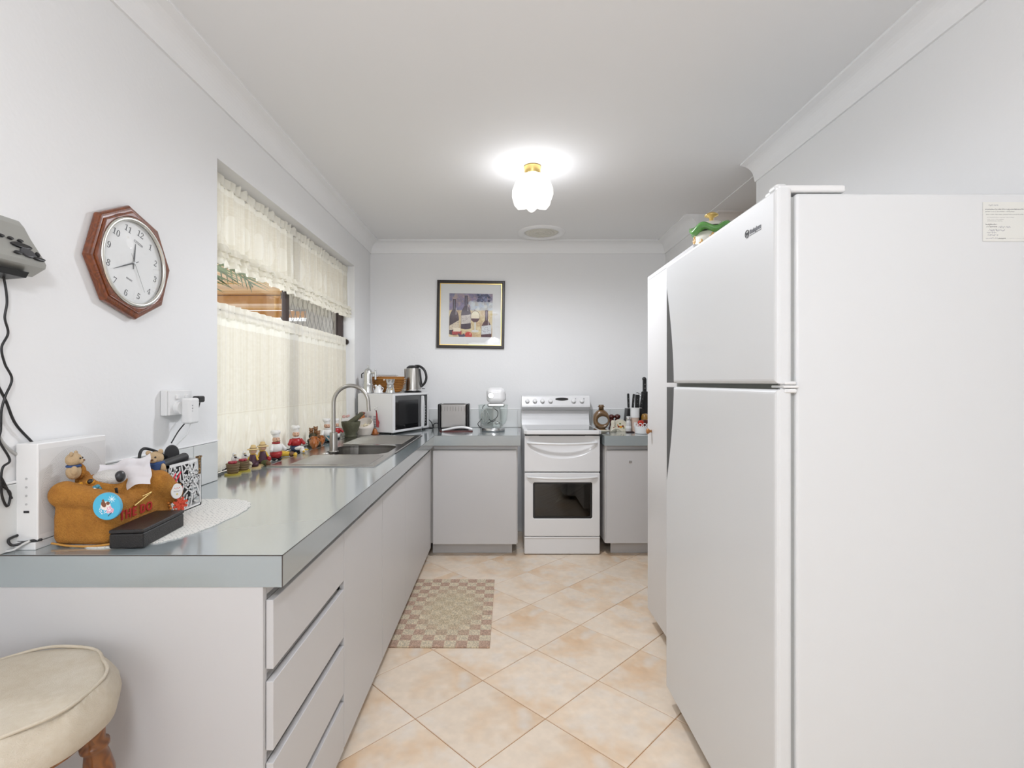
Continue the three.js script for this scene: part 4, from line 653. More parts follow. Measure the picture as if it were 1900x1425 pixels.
  const tagc = canvasTex(128, 160, (c) => { c.fillStyle = '#e6e4e0'; c.fillRect(0, 0, 128, 160); c.fillStyle = '#d07a6a'; for (let i = 0; i < 5; i++) { c.beginPath(); c.arc(34 + i * 15, 40 + (i % 2) * 8, 6, 0, 7); c.fill(); } c.fillStyle = '#7d7f84'; for (let i = 0; i < 7; i++) c.fillRect(22 + i * 12, 74 + (i % 3) * 2, 8, 9); c.fillStyle = '#c9b76a'; c.beginPath(); c.arc(64, 116, 12, 0, 7); c.fill(); });
  const tg = obj('tag', basis(extr(ell(.0145, .020, 32), .002, .0008), [.5, 0, -.866], [0, 1, 0], [.866, 0, .5], [.018, .083, .012]), M.whitePlastic, o); obj('print', basis(new THREE.CircleGeometry(.0125, 28).scale(1, 1.38, 1), [.5, 0, -.866], [0, 1, 0], [.866, 0, .5], [.018 + .0030 * .866, .083, .012 + .0030 * .5]), std({ map: tagc, roughness: .6 }), tg, true);
  const pet = []; for (let k = 0; k < 16; k++) { const a = k / 16 * 6.283, r = .012 + .006 * (k % 2); pet.push(T(extr([[0, -.002], [r, -.0035], [r * 1.1, 0], [r, .0035], [0, .002]], .0015).rotateZ(a), 0, 0, .001 * (k % 3))); }
  obj('flower', basis(mergeGeometries(pet.map(prep)), [.5, 0, -.866], [0, 1, 0], [.866, 0, .5], [.020, .046, .0]), solid(lin(.62, .07, .03), .6), o);
  obj('ribbon', [tube([[.002, .125, -.01], [.006, .115, .004], [.010, .10, .012]], .002, 16, 6), tube([[.014, .13, -.012], [.012, .112, .0], [.010, .10, .012]], .002, 16, 6), sph(.007, .004, .092, .014, .8, 1.5, .7)], solid(lin(.60, .03, .06), .6), o);
  const sm = thing('bead_bug', 'tiny blue bead figure beside the plush dog\'s mouth', 'charm', [-.935, DT + .118, -1.163]); obj('body', [sph(.0105, 0, .004, 0, 1, 1.1, 1), sph(.008, -.010, .0, .004), sph(.005, .006, .013, .004), sph(.004, -.019, -.002, .006)], solid(lin(.05, .24, .32), .25), sm); obj('eye', sph(.0035, .004, .008, .009), M.whitePlastic, sm);
}
{
  // small black box
  const a = onY(198, 1018, DT), b = onY(257, 1017, DT), c2 = onY(334, 976, DT), dz = c2[2] - b[2], dx = c2[0] - b[0], L = Math.hypot(dx, dz), t = Math.atan2(-dx, -dz), k = thing('black_case', 'long black leatherette case lying on the doily', 'case', [(a[0] + c2[0]) / 2 + .009, DT, (a[2] + c2[2]) / 2 + .002], t);
  const w = .072; obj('box', rbox(-w / 2, w / 2, 0, .033, -L / 2, L / 2, .004, 3), std({ color: lin(.012, .011, .011), roughness: .38, bumpMap: feltTex, bumpScale: .0006 }), k); obj('lid', rbox(-w / 2 - .0006, w / 2 + .0006, .0335, .042, -L / 2 - .0006, L / 2 + .0006, .003, 3), std({ color: lin(.014, .012, .012), roughness: .38, bumpMap: feltTex, bumpScale: .0006 }), k);
}
{
  // laser cut basket with strip lattice
  const x0 = -1.062, x1 = -.912, z0 = -1.378, z1 = -1.530, h = .142, b = thing('lattice_basket', 'white basket with cut-out strip pattern behind the plush dog', 'basket', [0, DT, 0]);
  obj('floor', box(x0, x1, 0, .003, z0, z1), M.whitePlastic, b);
  const panel = (W) => { const g = [box(0, W, 0, .008, 0, .002), box(0, W, h - .008, h, 0, .002), box(0, .006, 0, h, 0, .002), box(W - .006, W, 0, h, 0, .002)]; for (let k = 0; k < 46; k++) { const a = rr(-1.25, 1.25) + Math.PI / 2, cx = rr(.0, W), cy = rr(.0, h), l = rr(.03, .075); const dx = Math.cos(a) * l / 2, dy = Math.sin(a) * l / 2; const X0 = Math.max(.002, Math.min(W - .002, cx - dx)), X1 = Math.max(.002, Math.min(W - .002, cx + dx)), Y0 = Math.max(.002, Math.min(h - .002, cy - dy)), Y1 = Math.max(.002, Math.min(h - .002, cy + dy)); const L = Math.hypot(X1 - X0, Y1 - Y0); if (L < .01) continue; g.push(T(box(-L / 2, L / 2, -.0019, .0019, 0, .0018), 0, 0, 0, 0, 0, Math.atan2(Y1 - Y0, X1 - X0)).translate((X0 + X1) / 2, (Y0 + Y1) / 2, 0)); } return g; };
  obj('lattice_panel', panel(z0 - z1).map((g) => basis(g, [0, 0, -1], [0, 1, 0], [1, 0, 0], [x1 - .002, 0, z0])), M.whitePlastic, b);
  obj('lattice_panel', panel(z0 - z1).map((g) => basis(g, [0, 0, -1], [0, 1, 0], [1, 0, 0], [x0, 0, z0])), M.whitePlastic, b);
  obj('lattice_panel', panel(x1 - x0).map((g) => basis(g, [1, 0, 0], [0, 1, 0], [0, 0, 1], [x0, 0, z0 - .002])), M.whitePlastic, b);
  obj('lattice_panel', panel(x1 - x0).map((g) => basis(g, [1, 0, 0], [0, 1, 0], [0, 0, 1], [x0, 0, z1])), M.whitePlastic, b);
  const lw = thing('spectacle_case', 'black round-topped case sticking out of the white basket', 'case', [0, DT, 0]); obj('case', [bar([-.945, .138, -1.385], [-.955, .146, -1.515], .0125, .0125, 16), sph(.0125, -.955, .146, -1.515), sph(.0125, -.945, .138, -1.385), box(-.962, -.932, .03, .138, -1.39, -1.51)], std({ color: lin(.02, .02, .021), roughness: .45 }), lw);
  const bag = thing('black_pouch', 'black pouch with a looped strap in the white basket by the wall', 'pouch', [0, DT, 0]); obj('pouch', rbox(-1.05, -.99, .005, .152, -1.385, -1.52, .01, 3), std({ color: lin(.018, .018, .019), roughness: .6 }), bag); obj('strap', tube([[-1.0, .15, -1.39], [-1.005, .175, -1.402], [-1.01, .183, -1.425], [-1.0, .172, -1.455], [-.99, .15, -1.49]], .004, 40, 8), std({ color: lin(.018, .018, .019), roughness: .6 }), bag); obj('flap', T(extr(ell(.019, .026, 24), .008, .003), -.985, .158, -1.505, 0, .6), std({ color: lin(.022, .022, .024), roughness: .5 }), bag);
  const pc = thing('patterned_ribbon', 'short leopard patterned ribbon hanging over the white basket corner', 'ribbon', [x1 + .0015, DT, z1 + .012]); obj('band', [box(0, .001, .095, .145, -.005, .005), rbox(-.008, .002, .143, .149, -.012, .008, .002)], std({ map: dataTex(64, (u, v) => fbm(u, v, 12, 2, 44) > .52 ? [.12, .09, .06] : [.62, .48, .28], true, [30, 30]), roughness: .7 }), pc);
}
// =====================  MICROWAVE AND WHAT STANDS ON IT  =====================
const MW = { A: [-.775, -3.57], e: [.3888, -.9213] };        // front left foot; along the front, away from the camera
{
  // local axes: x along the front, z out of the front, y up
  const turn = Math.atan2(.9213, .3888), m = thing('microwave', 'white microwave oven standing across the corner of the bench', 'microwave', [MW.A[0], CT, MW.A[1]], turn);
  const W = .485, D = .305, H = .291;
  obj('case', [rbox(0, W, .013, H, -D, -.012, .005, 3)], M.enamel, m);
  const fr = obj('front_panel', T(extr([[0, .013], [W, .013], [W, H], [0, H]], .012, .003, [[[.028, .03], [W - .02, .03], [W - .02, H - .016], [.028, H - .016]]]), 0, 0, -.011), M.enamel, m);
  const dr = obj('door', box(.028, .375, .03, H - .016, -.012, -.001), M.blackGlass, m); obj('viewing_window', box(.075, .335, .062, H - .05, -.001, .0004), std({ color: lin(.022, .022, .023), roughness: .18 }), dr);
  const hp = [[0, .245], [-.001, .245], [0, .24]]; obj('handle', basis(extr([[0, .02], [.008, .025], [.016, .07], [.020, .14], [.016, .21], [.008, .262], [0, .267], [-.008, .262], [-.012, .21], [-.014, .14], [-.012, .07], [-.008, .025]], .014, .004, [], 3), [1, 0, 0], [0, 1, 0], [0, 0, 1], [.378, .002, .004]), M.enamel, dr);
  const pn = obj('control_panel', box(.375, W - .02, .03, H - .016, -.012, -.002), M.blackPlastic, m); obj('display', box(.398, W - .03, H - .062, H - .04, -.002, -.001), std({ color: lin(.05, .055, .05), roughness: .15 }), pn);
  for (let k = 0; k < 7; k++) for (let i = 0; i < 2; i++) obj('key', rbox(.402 + i * .03, .416 + i * .03, .05 + k * .022, .056 + k * .022, -.002, -.0008, .001), solid(lin(.35, .35, .35), .5), pn);
  for (const [a, b] of [[.03, -.03], [W - .03, -.03], [.03, -D + .03], [W - .03, -D + .03]]) obj('foot', cyl(.012, .012, .014, a, 0, b, 14), M.blackPlastic, m);
  for (let c = 0; c < 3; c++) for (let k = 0; k < 7; k++) obj('vent_slot', rbox(-.0008, .001, .055 + k * .0115, .0605 + k * .0115, -.165 - c * .042, -.140 - c * .042, .001, 1), solid(lin(.20, .22, .26), .6), m);
  // power cord loop
  tag(obj('microwave_cable', tube([onZ(793, 777, 4.10), onZ(800, 783, 4.08), onZ(803, 795, 4.09), onZ(796, 796.5, 4.07), onZ(786, 798, 4.03)].map((p) => [p[0], Math.max(p[1], CT + .004), p[2]]), .0035, 50, 8), M.blackPlastic), 'black cable loop on the bench behind the microwave', 'cable');
}
// a place on top of the microwave: x along its front, z out of the front
const MT = CT + .2925;
const onMW = (x, z) => { const n = [.9213, .3888]; return [MW.A[0] + MW.e[0] * x + n[0] * z, MT, MW.A[1] + MW.e[1] * x + n[1] * z]; };
{
  const at = (px, d) => [(px - VX) * d / FOC, MT - .0005, -d];
  // kettle
  const k = thing('kettle', 'brushed steel jug kettle with black handle on the microwave', 'kettle', at(766, 3.985));
  obj('power_base', lathe([[0, 0], [.066, 0], [.068, .006], [.062, .012], [0, .012]]), M.blackPlastic, k);
  obj('jug', lathe([[0, .014], [.066, .014], [.068, .02], [.062, .09], [.050, .188], [.048, .192], [0, .192]], 40), M.steel, k);
  obj('base_ring', lathe([[.0665, .0135], [.0695, .0135], [.069, .024], [.0665, .024]], 40), M.chrome, k);
  obj('lid', lathe([[.049, .19], [.049, .197], [.03, .212], [0, .214]]), M.blackPlastic, k);
  obj('spout', T(extr([[-.016, 0], [.016, 0], [.008, -.075], [-.008, -.075]], .026, .006).rotateY(-Math.PI / 2), -.034, .186, 0), M.steel, k);
  obj('handle', [tube([[.018, .208, 0], [.055, .205, .004], [.092, .175, .008], [.108, .12, .010], [.095, .075, .008], [.066, .045, .004]], .0095, 50, 10), tube([[.048, .185, .002], [.058, .11, .002], [.066, .05, .003]], .012, 20, 8)], M.blackPlastic, k);
  obj('switch', bar([.075, .030, .02], [.098, .029, .022], .003), M.blackPlastic, k);
  // wicker basket
  const wm = std({ map: dataTex(128, (u, v) => { const w = Math.sin(u * 6.283 * 8) * Math.sin(v * 6.283 * 8 + (Math.floor(u * 16) % 2) * 3.14), n = fbm(u, v, 16, 2, 6); return lerp3(hex(0xc48a3f), hex(0x7e4d1a), .35 + .35 * w + .3 * n); }, true, [40, 40]), roughness: .7 });
  const b = thing('wicker_basket', 'oval brown wicker basket on the microwave beside the kettle', 'basket', at(721, 3.865));
  const bs = lathe([[0, .003], [.075, .003], [.096, .03], [.108, .075], [.112, .118], [.108, .118], [.104, .075], [.092, .03], [.07, .008], [0, .008]], 48).scale(1.08, 1, .62).rotateY(.35); obj('body', bs, wm, b);
  const rim = []; for (let i = 0; i < 40; i++) { const a = i / 40 * 6.283; rim.push([Math.cos(a) * .119, .119, Math.sin(a) * .068]); } obj('rim', T(tube(rim, .0042, 120, 6, true), 0, 0, 0, 0, .35), wm, b);
  for (let j = 0; j < 7; j++) { const y = .014 + j * .0148, r = .086 + .034 * Math.sin(j / 7 * 1.5), ring = []; for (let i = 0; i < 48; i++) { const a = i / 48 * 6.283, q = r + (i % 2 ? .0035 : .0005) + .0015; ring.push([Math.cos(a) * q * 1.08, y, Math.sin(a) * q * .62]); } obj('weave', T(tube(ring, .0048, 96, 5, true), 0, 0, 0, 0, .35), wm, b); }
  const coil = thing('wire_whisk', 'silver coil wire of a whisk lying in the wicker basket', 'whisk', [b.position.x - .01, MT + .124, b.position.z + .01], .35); const cp = []; for (let i = 0; i < 160; i++) { const t = i / 160; cp.push([-.07 + t * .14, .007 + .007 * Math.sin(t * 6.283 * 13), .007 * Math.cos(t * 6.283 * 13)]); } obj('coil', tube(cp, .0016, 420, 5), M.chrome, coil); obj('shaft', bar([-.085, .007, 0], [.085, .007, 0], .002), M.chrome, coil);
  // espresso maker with dome and arm
  const e = thing('espresso_maker', 'tall domed steel stovetop espresso maker with a side spout', 'coffee maker', at(683, 3.715));
  obj('base', lathe([[0, 0], [.037, 0], [.039, .004], [.035, .03], [.035, .056], [.038, .06], [.038, .068], [.034, .07], [0, .07]]), M.alu, e);
  obj('dome', lathe([[.033, .07], [.033, .135], [.030, .158], [.021, .176], [.008, .184], [0, .185]]), M.alu, e); obj('knob', [new THREE.TorusGeometry(.0075, .002, 8, 20).translate(0, .194, 0)], M.chrome, e);
  obj('spout', [bar([.02, .148, .008], [.062, .148, .03], .0085), bar([.062, .100, .03], [.062, .158, .03], .0075, .0075), sph(.007, .062, .168, .03), bar([.062, .155, .03], [.062, .166, .03], .002)], M.alu, e); obj('nozzle', bar([.062, .095, .03], [.062, .1, .03], .0078), M.blackPlastic, e); obj('handle', tube([[-.032, .15, 0], [-.046, .14, 0], [-.046, .11, 0]], .004, 16, 6), M.blackPlastic, e);
  // moka pot
  const p = thing('moka_pot', 'small faceted aluminium moka pot in front of the basket', 'coffee maker', at(724, 3.70));
  obj('boiler', lathe([[0, 0], [.036, 0], [.037, .004], [.024, .05], [0, .05]], 8), M.alu, p); obj('collar', cyl(.0275, .0275, .007, 0, .049, 0, 24), M.alu, p); obj('jug', lathe([[0, .055], [.022, .055], [.036, .103], [.0345, .103], [.021, .058], [0, .058]], 8), M.alu, p); obj('valve', T(cyl(.005, .004, .006, 0, 0, 0, 10), .018, .03, .026, Math.PI / 2), M.brass, p); obj('spout', T(extr([[0, 0], [.012, .016], [-.004, .016]], .012), -.046, .088, -.006), M.alu, p);
  // small white creamer
  const w = thing('creamer', 'tiny white ceramic creamer on the microwave', 'creamer', at(702, 3.69)); obj('pot', lathe([[0, 0], [.034, 0], [.034, .005], [.026, .022], [.021, .04], [.023, .054], [.019, .054], [.018, .04], [0, .03]], 28), M.enamel, w); obj('lip', [sph(.009, -.017, .054, .006), sph(.009, .012, .054, .014)], M.enamel, w); obj('handle', tube([[.022, .046, 0], [.036, .036, 0], [.028, .016, 0]], .003, 16, 6), M.enamel, w);
}
{
  // red corkscrew charm hanging on the microwave side
  const top = onZ(698.5, 758, 3.606), h = thing('corkscrew', 'red handled corkscrew on a ring hanging on the microwave side', 'corkscrew', [top[0], top[1], top[2] + .012], .3);
  obj('ring', T(new THREE.TorusGeometry(.0125, .0018, 8, 28), 0, 0, 0), M.chrome, h); obj('neck', bar([.001, -.013, 0], [.003, -.03, 0], .004), solid(lin(.10, .01, .01), .4), h);
  obj('handle', T(extr([[-.004, 0], [.005, 0], [.011, -.05], [.021, -.07], [.017, -.085], [.017, -.106], [-.001, -.104], [-.004, -.05]], .008, .003), .003, -.028, -.004), phy({ color: lin(.28, .02, .02), roughness: .35, clearcoat: .5 }), h);
}
// =====================  TOASTER, MIXER  =====================
{
  const c = onY(843, 796, CT), d = 3.93, t = thing('toaster', 'brushed steel two-slot toaster with black ends on the back bench', 'toaster', [(842.5 - VX) * d / FOC, CT, -d]);
  const w = .112; obj('shell', [rbox(-w + .012, w - .012, .016, .205, -.075, .06, .012, 4)], std({ color: lin(.33, .32, .31), metalness: 1, roughness: .36, bumpMap: brushTex, bumpScale: .00004 }), t);
  obj('end_cap', rbox(-w - .008, -w + .014, .012, .206, -.077, .064, .014, 4), M.blackPlastic, t); obj('end_cap', rbox(w - .014, w + .008, .012, .206, -.077, .064, .014, 4), M.blackPlastic, t);
  obj('base', rbox(-w - .004, w + .004, 0, .018, -.075, .066, .006), M.blackPlastic, t);
  for (const z of [-.045, .008]) obj('slot', box(-w + .03, w - .03, .2035, .2062, z, z + .026), M.dark, t);
  for (let k = 0; k < 9; k++) obj('groove', rbox(-.09 + k * .0215, -.087 + k * .0215, .15, .185, .0595, .0612, .0008, 1), std({ color: lin(.25, .24, .23), metalness: 1, roughness: .35 }), t);
  tag(obj('toaster_cable', tube([[t.position.x - w - .004, CT + .045, -d - .02], [t.position.x - w - .03, CT + .05, -d - .05], [t.position.x - w - .06, CT + .035, -d - .09], [t.position.x - w - .065, CT + .006, -d - .10]], .0034, 40, 8), M.blackPlastic), 'black toaster cable bending along the wall tiles', 'cable');
  // curved spoon rest in front of the toaster
  const q = onY(846, 801.5, CT), s = thing('spoon_rest', 'white and dark red curved dish lying in front of the toaster', 'dish', [q[0], CT, q[2] - .02]);
  obj('tray', T(extr(ell(.125, .022, 48), .005, .002), 0, .002, .0, -Math.PI / 2), solid(lin(.10, .02, .018), .3), s);
  const cv = []; for (let k = 0; k <= 20; k++) { const u = k / 20; cv.push([-.105 + u * .225, .010 + .032 * Math.pow(Math.sin(u * 2.9), 1) * (.35 + .65 * u), .0]); }
  const sh = tube(cv, .010, 60, 10).scale(1, 1, 1); { const p = sh.attributes.position; for (let i = 0; i < p.count; i++) { const u = (p.getX(i) + .105) / .225; p.setZ(i, p.getZ(i) * (1.9 - 1.1 * u)); } sh.computeVertexNormals(); } obj('spoon', sh, M.enamel, s);
}
{
  const d = 3.86, x = (915 - VX) * d / FOC, m = thing('stand_mixer', 'white and chrome stand mixer with glass bowl full of beaters', 'mixer', [x, CT, -d]);
  obj('base', [lathe([[0, 0], [.088, 0], [.09, .008], [.087, .024], [.08, .028], [0, .028]], 48)], std({ color: lin(.55, .56, .56), metalness: .9, roughness: .25 }), m); obj('column', [rbox(-.005, .055, .02, .25, -.125, -.075, .012)], M.enamel, m);
  obj('motor_head', [rbox(-.050, .094, .212, .334, -.12, .072, .040, 5)], M.enamel, m); obj('trim_band', [rbox(-.042, .088, .186, .213, -.09, .066, .010, 3)], M.chrome, m); obj('logo_disc', T(cyl(.024, .02, .006, 0, 0, 0, 28), -.016, .272, .071, Math.PI / 2), M.chrome, m); obj('head_slot', rbox(.093, .0955, .238, .285, -.02, .03, .001), M.blackPlastic, m);
  const gl = phy({ color: lin(.93, .96, .95), roughness: .03, transmission: 1, thickness: 0, ior: 1.45, side: THREE.DoubleSide });
  const bw = obj('bowl', lathe([[.03, .030], [.065, .034], [.094, .06], [.108, .10], [.113, .196], [.1135, .198]], 56), gl, m);
  obj('bowl_rim', T(new THREE.TorusGeometry(.113, .002, 8, 56), 0, .198, 0, Math.PI / 2), gl, bw);
  const wr = (pts, r = .002, mm = M.chrome) => obj('beater', tube(pts, r, 40, 6), mm, m);
  for (let k = 0; k < 3; k++) { const a = k * 1.05; wr([[-.06, .17, .01], [-.06 + .03 * Math.cos(a), .12, .01 + .03 * Math.sin(a)], [-.055 + .02 * Math.cos(a), .075, .02 * Math.sin(a)], [-.06, .065, .005], [-.06 - .03 * Math.cos(a), .12, .01 - .03 * Math.sin(a)], [-.06, .17, .01]]); }
  wr([[-.04, .06, .03], [0, .085, .05], [.03, .11, .045], [.035, .15, .03], [.01, .17, .02]], .003, M.blackPlastic); wr([[-.03, .09, .03], [0, .075, .05], [.02, .09, .05]], .003, M.blackPlastic); wr([[-.08, .17, .02], [-.075, .19, .02], [-.062, .2, .02]], .003, M.blackPlastic);
  for (let k = 0; k < 7; k++) { const a = k * .9; wr([[.03 + .02 * Math.cos(a), .05, .02 + .02 * Math.sin(a)], [.045 + .02 * Math.cos(a + 1), .075, .03], [.03 + .02 * Math.cos(a + 2), .06, .03 + .02 * Math.sin(a)]], .0025); }
  obj('cable', tube([[-.07, .02, -.04], [-.1, .025, -.02], [-.118, .05, -.03], [-.10, .075, -.05], [-.085, .09, -.06]], .003, 40, 6), M.blackPlastic, m);
}
// =====================  WINDOW LEDGE: FIGURINES AND POTS  =====================
{
  const place = (px, py) => { const p = onY(px, py, CT); p[0] = Math.max(p[0], WL + .004); return p; };
  const skin = solid(lin(.62, .38, .26), .6), white = solid(lin(.74, .73, .70), .45), red = solid(lin(.36, .012, .014), .35), black = solid(lin(.015, .014, .016), .35), straw = solid(lin(.62, .46, .22), .8), yellow = solid(lin(.66, .42, .04), .5), brown = solid(lin(.14, .065, .025), .5), teal = solid(lin(.02, .12, .15), .4), purple = solid(lin(.06, .018, .035), .5), green = solid(lin(.09, .10, .03), .7), blue = solid(lin(.03, .05, .11), .4), berry = solid(lin(.36, .03, .05), .4), orange = phy({ color: lin(.42, .12, .012), roughness: .18, clearcoat: 1 });
  const wick = solid(lin(.19, .13, .065), .8);
  const ornBasket = (px, py, s, label) => {
    const b = thing('fruit_basket_ornament', label, 'ornament', place(px, py), 0); b.scale.setScalar(s);
    obj('stand', cyl(.030, .031, .006, 0, 0, 0, 24), solid(lin(.45, .36, .05), .5), b); obj('basket', [lathe([[0, .006], [.019, .006], [.024, .04], [.0245, .046], [.02, .046], [0, .042]], 20), ...[.014, .024, .034, .044].map((y) => new THREE.TorusGeometry(.0185 + y * .13, .0022, 6, 24).rotateX(Math.PI / 2).translate(0, y, 0))], wick, b);
    for (let k = 0; k < 12; k++) obj('berry', sph(.0055, .015 * Math.cos(k * 2.4) * Math.sqrt(k / 12), .05, .015 * Math.sin(k * 2.4) * Math.sqrt(k / 12), 1, 1, 1, 8), berry, b);
    const r = obj('goose', [sph(.010, -.004, .062, -.014, 1, 1.3, .9), sph(.0075, -.001, .08, -.011), sph(.007, .012, .066, -.010, 1.6, .7, .7)], white, b); obj('beak', T(new THREE.ConeGeometry(.003, .010, 8), .008, .079, -.006, 0, 0, -1.5), straw, r); obj('bow', sph(.004, .008, .07, -.004, 1.5, .8, .8), black, r);
    return b;
  };
  ornBasket(422, 881, 1.0, 'berry basket ornament with a goose, next to the wall tiles'); ornBasket(439, 874.5, .95, 'berry basket ornament with a goose, beside the straw hat pair');
  const hatKid = (px, py, s, label, flip) => {
    const f = thing('straw_hat_figurine', label, 'figurine', place(px, py), flip ? .5 : .2); f.scale.setScalar(s);
    obj('stand', cyl(.031, .032, .006, 0, 0, 0, 24), straw, f); obj('body', [lathe([[0, .006], [.02, .006], [.022, .02], [.016, .045], [.012, .058], [0, .06]], 20), sph(.012, .012, .016, .012, 1, .8, 1.3)], purple, f);
    obj('shirt', [sph(.014, 0, .052, 0, 1, .8, .9), bar([.012, .052, .002], [.021, .034, .010], .0045, .004), bar([-.012, .052, .002], [-.018, .034, .010], .0045, .004)], yellow, f); obj('head', sph(.0125, .002, .072, .002), skin, f);
    obj('hair', sph(.013, -.004, .071, -.003, 1, 1.1, 1), straw, f); obj('straw_hat', lathe([[0, .099], [.009, .097], [.0125, .084], [.024, .079], [.0245, .0775], [.012, .080], [0, .082]], 28), straw, f); obj('hat_band', new THREE.TorusGeometry(.0128, .0016, 6, 24).rotateX(Math.PI / 2).translate(0, .0845, 0), brown, f); return f;
  };
  hatKid(456, 868, 1.02, 'seated figurine in a straw hat beside the berry basket', false); const k2 = hatKid(473, 862, 1.06, 'straw hat figurine holding a red bag beside the log', true); obj('bag', sph(.010, .024, .024, .012, .9, 1.1, .9), red, k2);
  const lamb = thing('lamb_figurine', 'small cream lamb figurine in front of the straw hat pair', 'figurine', place(461, 871)); obj('body', [sph(.011, 0, .014, 0, 1.2, 1, .9), sph(.0075, .009, .027, .004), sph(.0045, .015, .024, .006), sph(.004, .005, .033, .006), cyl(.003, .003, .012, .006, 0, .005, 8), cyl(.003, .003, .012, -.006, 0, .005, 8), cyl(.003, .003, .012, .006, 0, -.005, 8), cyl(.003, .003, .012, -.006, 0, -.005, 8)], solid(lin(.60, .52, .36), .8), lamb);
  const log = thing('log_ornament', 'short mossy log ornament lying by the sink edge', 'ornament', place(491, 863)); obj('log', [bar([-.030, .012, -.02], [.026, .012, .022], .0115, .0125, 16)], green, log); obj('cut_end', sph(.0125, .027, .012, .023, .9, 1, .9), brown, log);
  const chef = (px, py, s, turn, label, o) => {
    const f = thing('chef_figurine', label, 'figurine', place(px, py), turn); f.scale.setScalar(s);
    obj('shoes', [sph(.012, -.012, .007, .006, .9, .6, 1.4), sph(.012, .012, .007, .006, .9, .6, 1.4)], black, f); obj('trousers', lathe([[0, .010], [.019, .010], [.025, .024], [.025, .036], [0, .04]], 24), o.trousers, f);
    obj('coat', [sph(.027, 0, .052, 0, 1, .88, .92), bar([.02, .064, .004], [.033, .048, .016], .0085, .007), bar([-.02, .064, .004], [-.030, .046, .018], .0085, .007), sph(.0078, .033, .048, .016), sph(.0078, -.030, .046, .018)], o.coat, f); obj('scarf', new THREE.TorusGeometry(.0125, .0048, 8, 20).rotateX(Math.PI / 2).translate(0, .075, .001), o.scarf, f);
    obj('head', [sph(.0155, 0, .089, .002), sph(.0055, 0, .087, .017), sph(.004, .007, .083, .015), sph(.004, -.007, .083, .015)], skin, f); for (const q of [-1, 1]) obj('eye', sph(.0018, q * .005, .093, .0155, 1, 1, 1, 8), black, f); obj('moustache', [sph(.004, .005, .0835, .0165, 1.6, .6, .8), sph(.004, -.005, .0835, .0165, 1.6, .6, .8)], brown, f);
    obj('chef_hat', [cyl(.0135, .0145, .014, 0, .099, 0, 20), sph(.017, -.004, .118, 0, 1, .75, 1), sph(.010, .008, .121, .004), sph(.010, -.012, .122, -.004)], white, f); return f;
  };
  const c1 = chef(509, 853.5, 1.10, .9, 'chef figurine in white coat and red trousers by the sink', { trousers: red, coat: white, scarf: red });
  const yb = thing('reclining_figurine', 'figurine lying back with yellow trousers and brown boots', 'figurine', place(537, 846), .35); obj('trousers', [bar([-.045, .016, -.004], [0, .013, .004], .013, .010), bar([-.045, .013, .012], [.0, .011, .018], .012, .009)], yellow, yb); obj('boots', [sph(.0115, .012, .0115, .006, 1.2, 1, 1), sph(.0115, .012, .010, .020, 1.2, .9, 1)], brown, yb); obj('cuffs', [sph(.009, .028, .010, .016), sph(.009, .028, .009, .03)], yellow, yb);
  const c2 = chef(549, 841, 1.12, .5, 'chef figurine in a red shirt leaning on one arm', { trousers: blue, coat: red, scarf: white }); obj('apron', sph(.018, .012, .026, .016, 1.3, .6, .9), white, c2);
  const ck = thing('chick_ornament', 'white and yellow duck ornament held by the red shirt chef', 'ornament', place(562, 842), .2); obj('body', [sph(.013, 0, .016, 0, 1.2, 1, 1), sph(.009, -.004, .028, 0)], white, ck); obj('beak', [sph(.006, .016, .022, .004, 2.2, .7, .8), sph(.006, .006, .014, .012)], yellow, ck);
  // bears on a tree stump
  const st = thing('bear_group_ornament', 'dark ornament of three brown bears on a tree stump', 'ornament', place(571, 829)); obj('stump', [lathe([[0, 0], [.040, 0], [.036, .012], [.03, .03], [.024, .05], [.02, .075], [0, .08]], 18), sph(.02, .022, .02, .01, 1, .8, 1)], solid(lin(.07, .055, .025), .6), st); obj('foliage', [sph(.018, -.012, .062, .004), sph(.016, .014, .058, .006), sph(.015, -.02, .035, .014)], solid(lin(.03, .035, .02), .6), st);
  for (const [x, y, z] of [[-.018, .096, 0], [.006, .104, -.004], [.024, .082, .006]]) obj('bear', [sph(.012, x, y, z), sph(.012, x, y - .018, z, 1, 1.2, .9), sph(.0045, x - .009, y + .010, z), sph(.0045, x + .009, y + .010, z), sph(.006, x + .003, y - .002, z + .010)], solid(lin(.22, .10, .035), .35), st);
  const jug = (px, py, s, label) => { const j = thing('glazed_jug', label, 'jug', place(px, py), -.3); j.scale.setScalar(s); obj('pot', lathe([[0, 0], [.012, 0], [.011, .006], [.020, .018], [.024, .03], [.020, .043], [.014, .05], [.018, .060], [.0155, .060], [.012, .05], [.016, .04], [0, .02]], 28), orange, j); obj('handle', tube([[.017, .054, 0], [.029, .046, 0], [.024, .03, 0]], .003, 16, 6), orange, j); obj('handle', tube([[-.017, .054, 0], [-.029, .046, 0], [-.024, .03, 0]], .003, 16, 6), orange, j); };
  jug(583, 832.5, 1.12, 'glossy orange-brown two-handled jug beside the stump ornament'); jug(595, 827, 1.0, 'glossy orange-brown two-handled jug beside the teal chef');
  chef(597, 821, 1.15, .6, 'chef figurine in white with teal trousers behind the orange jugs', { trousers: teal, coat: white, scarf: white }); chef(612, 815, 1.05, .7, 'chef figurine in red and white behind the tap', { trousers: white, coat: red, scarf: white });
  const moss = thing('green_ornament', 'small green pad ornament at the foot of the tap', 'ornament', place(606, 820)); obj('pad', sph(.024, 0, .009, 0, 1, .42, .8), green, moss);
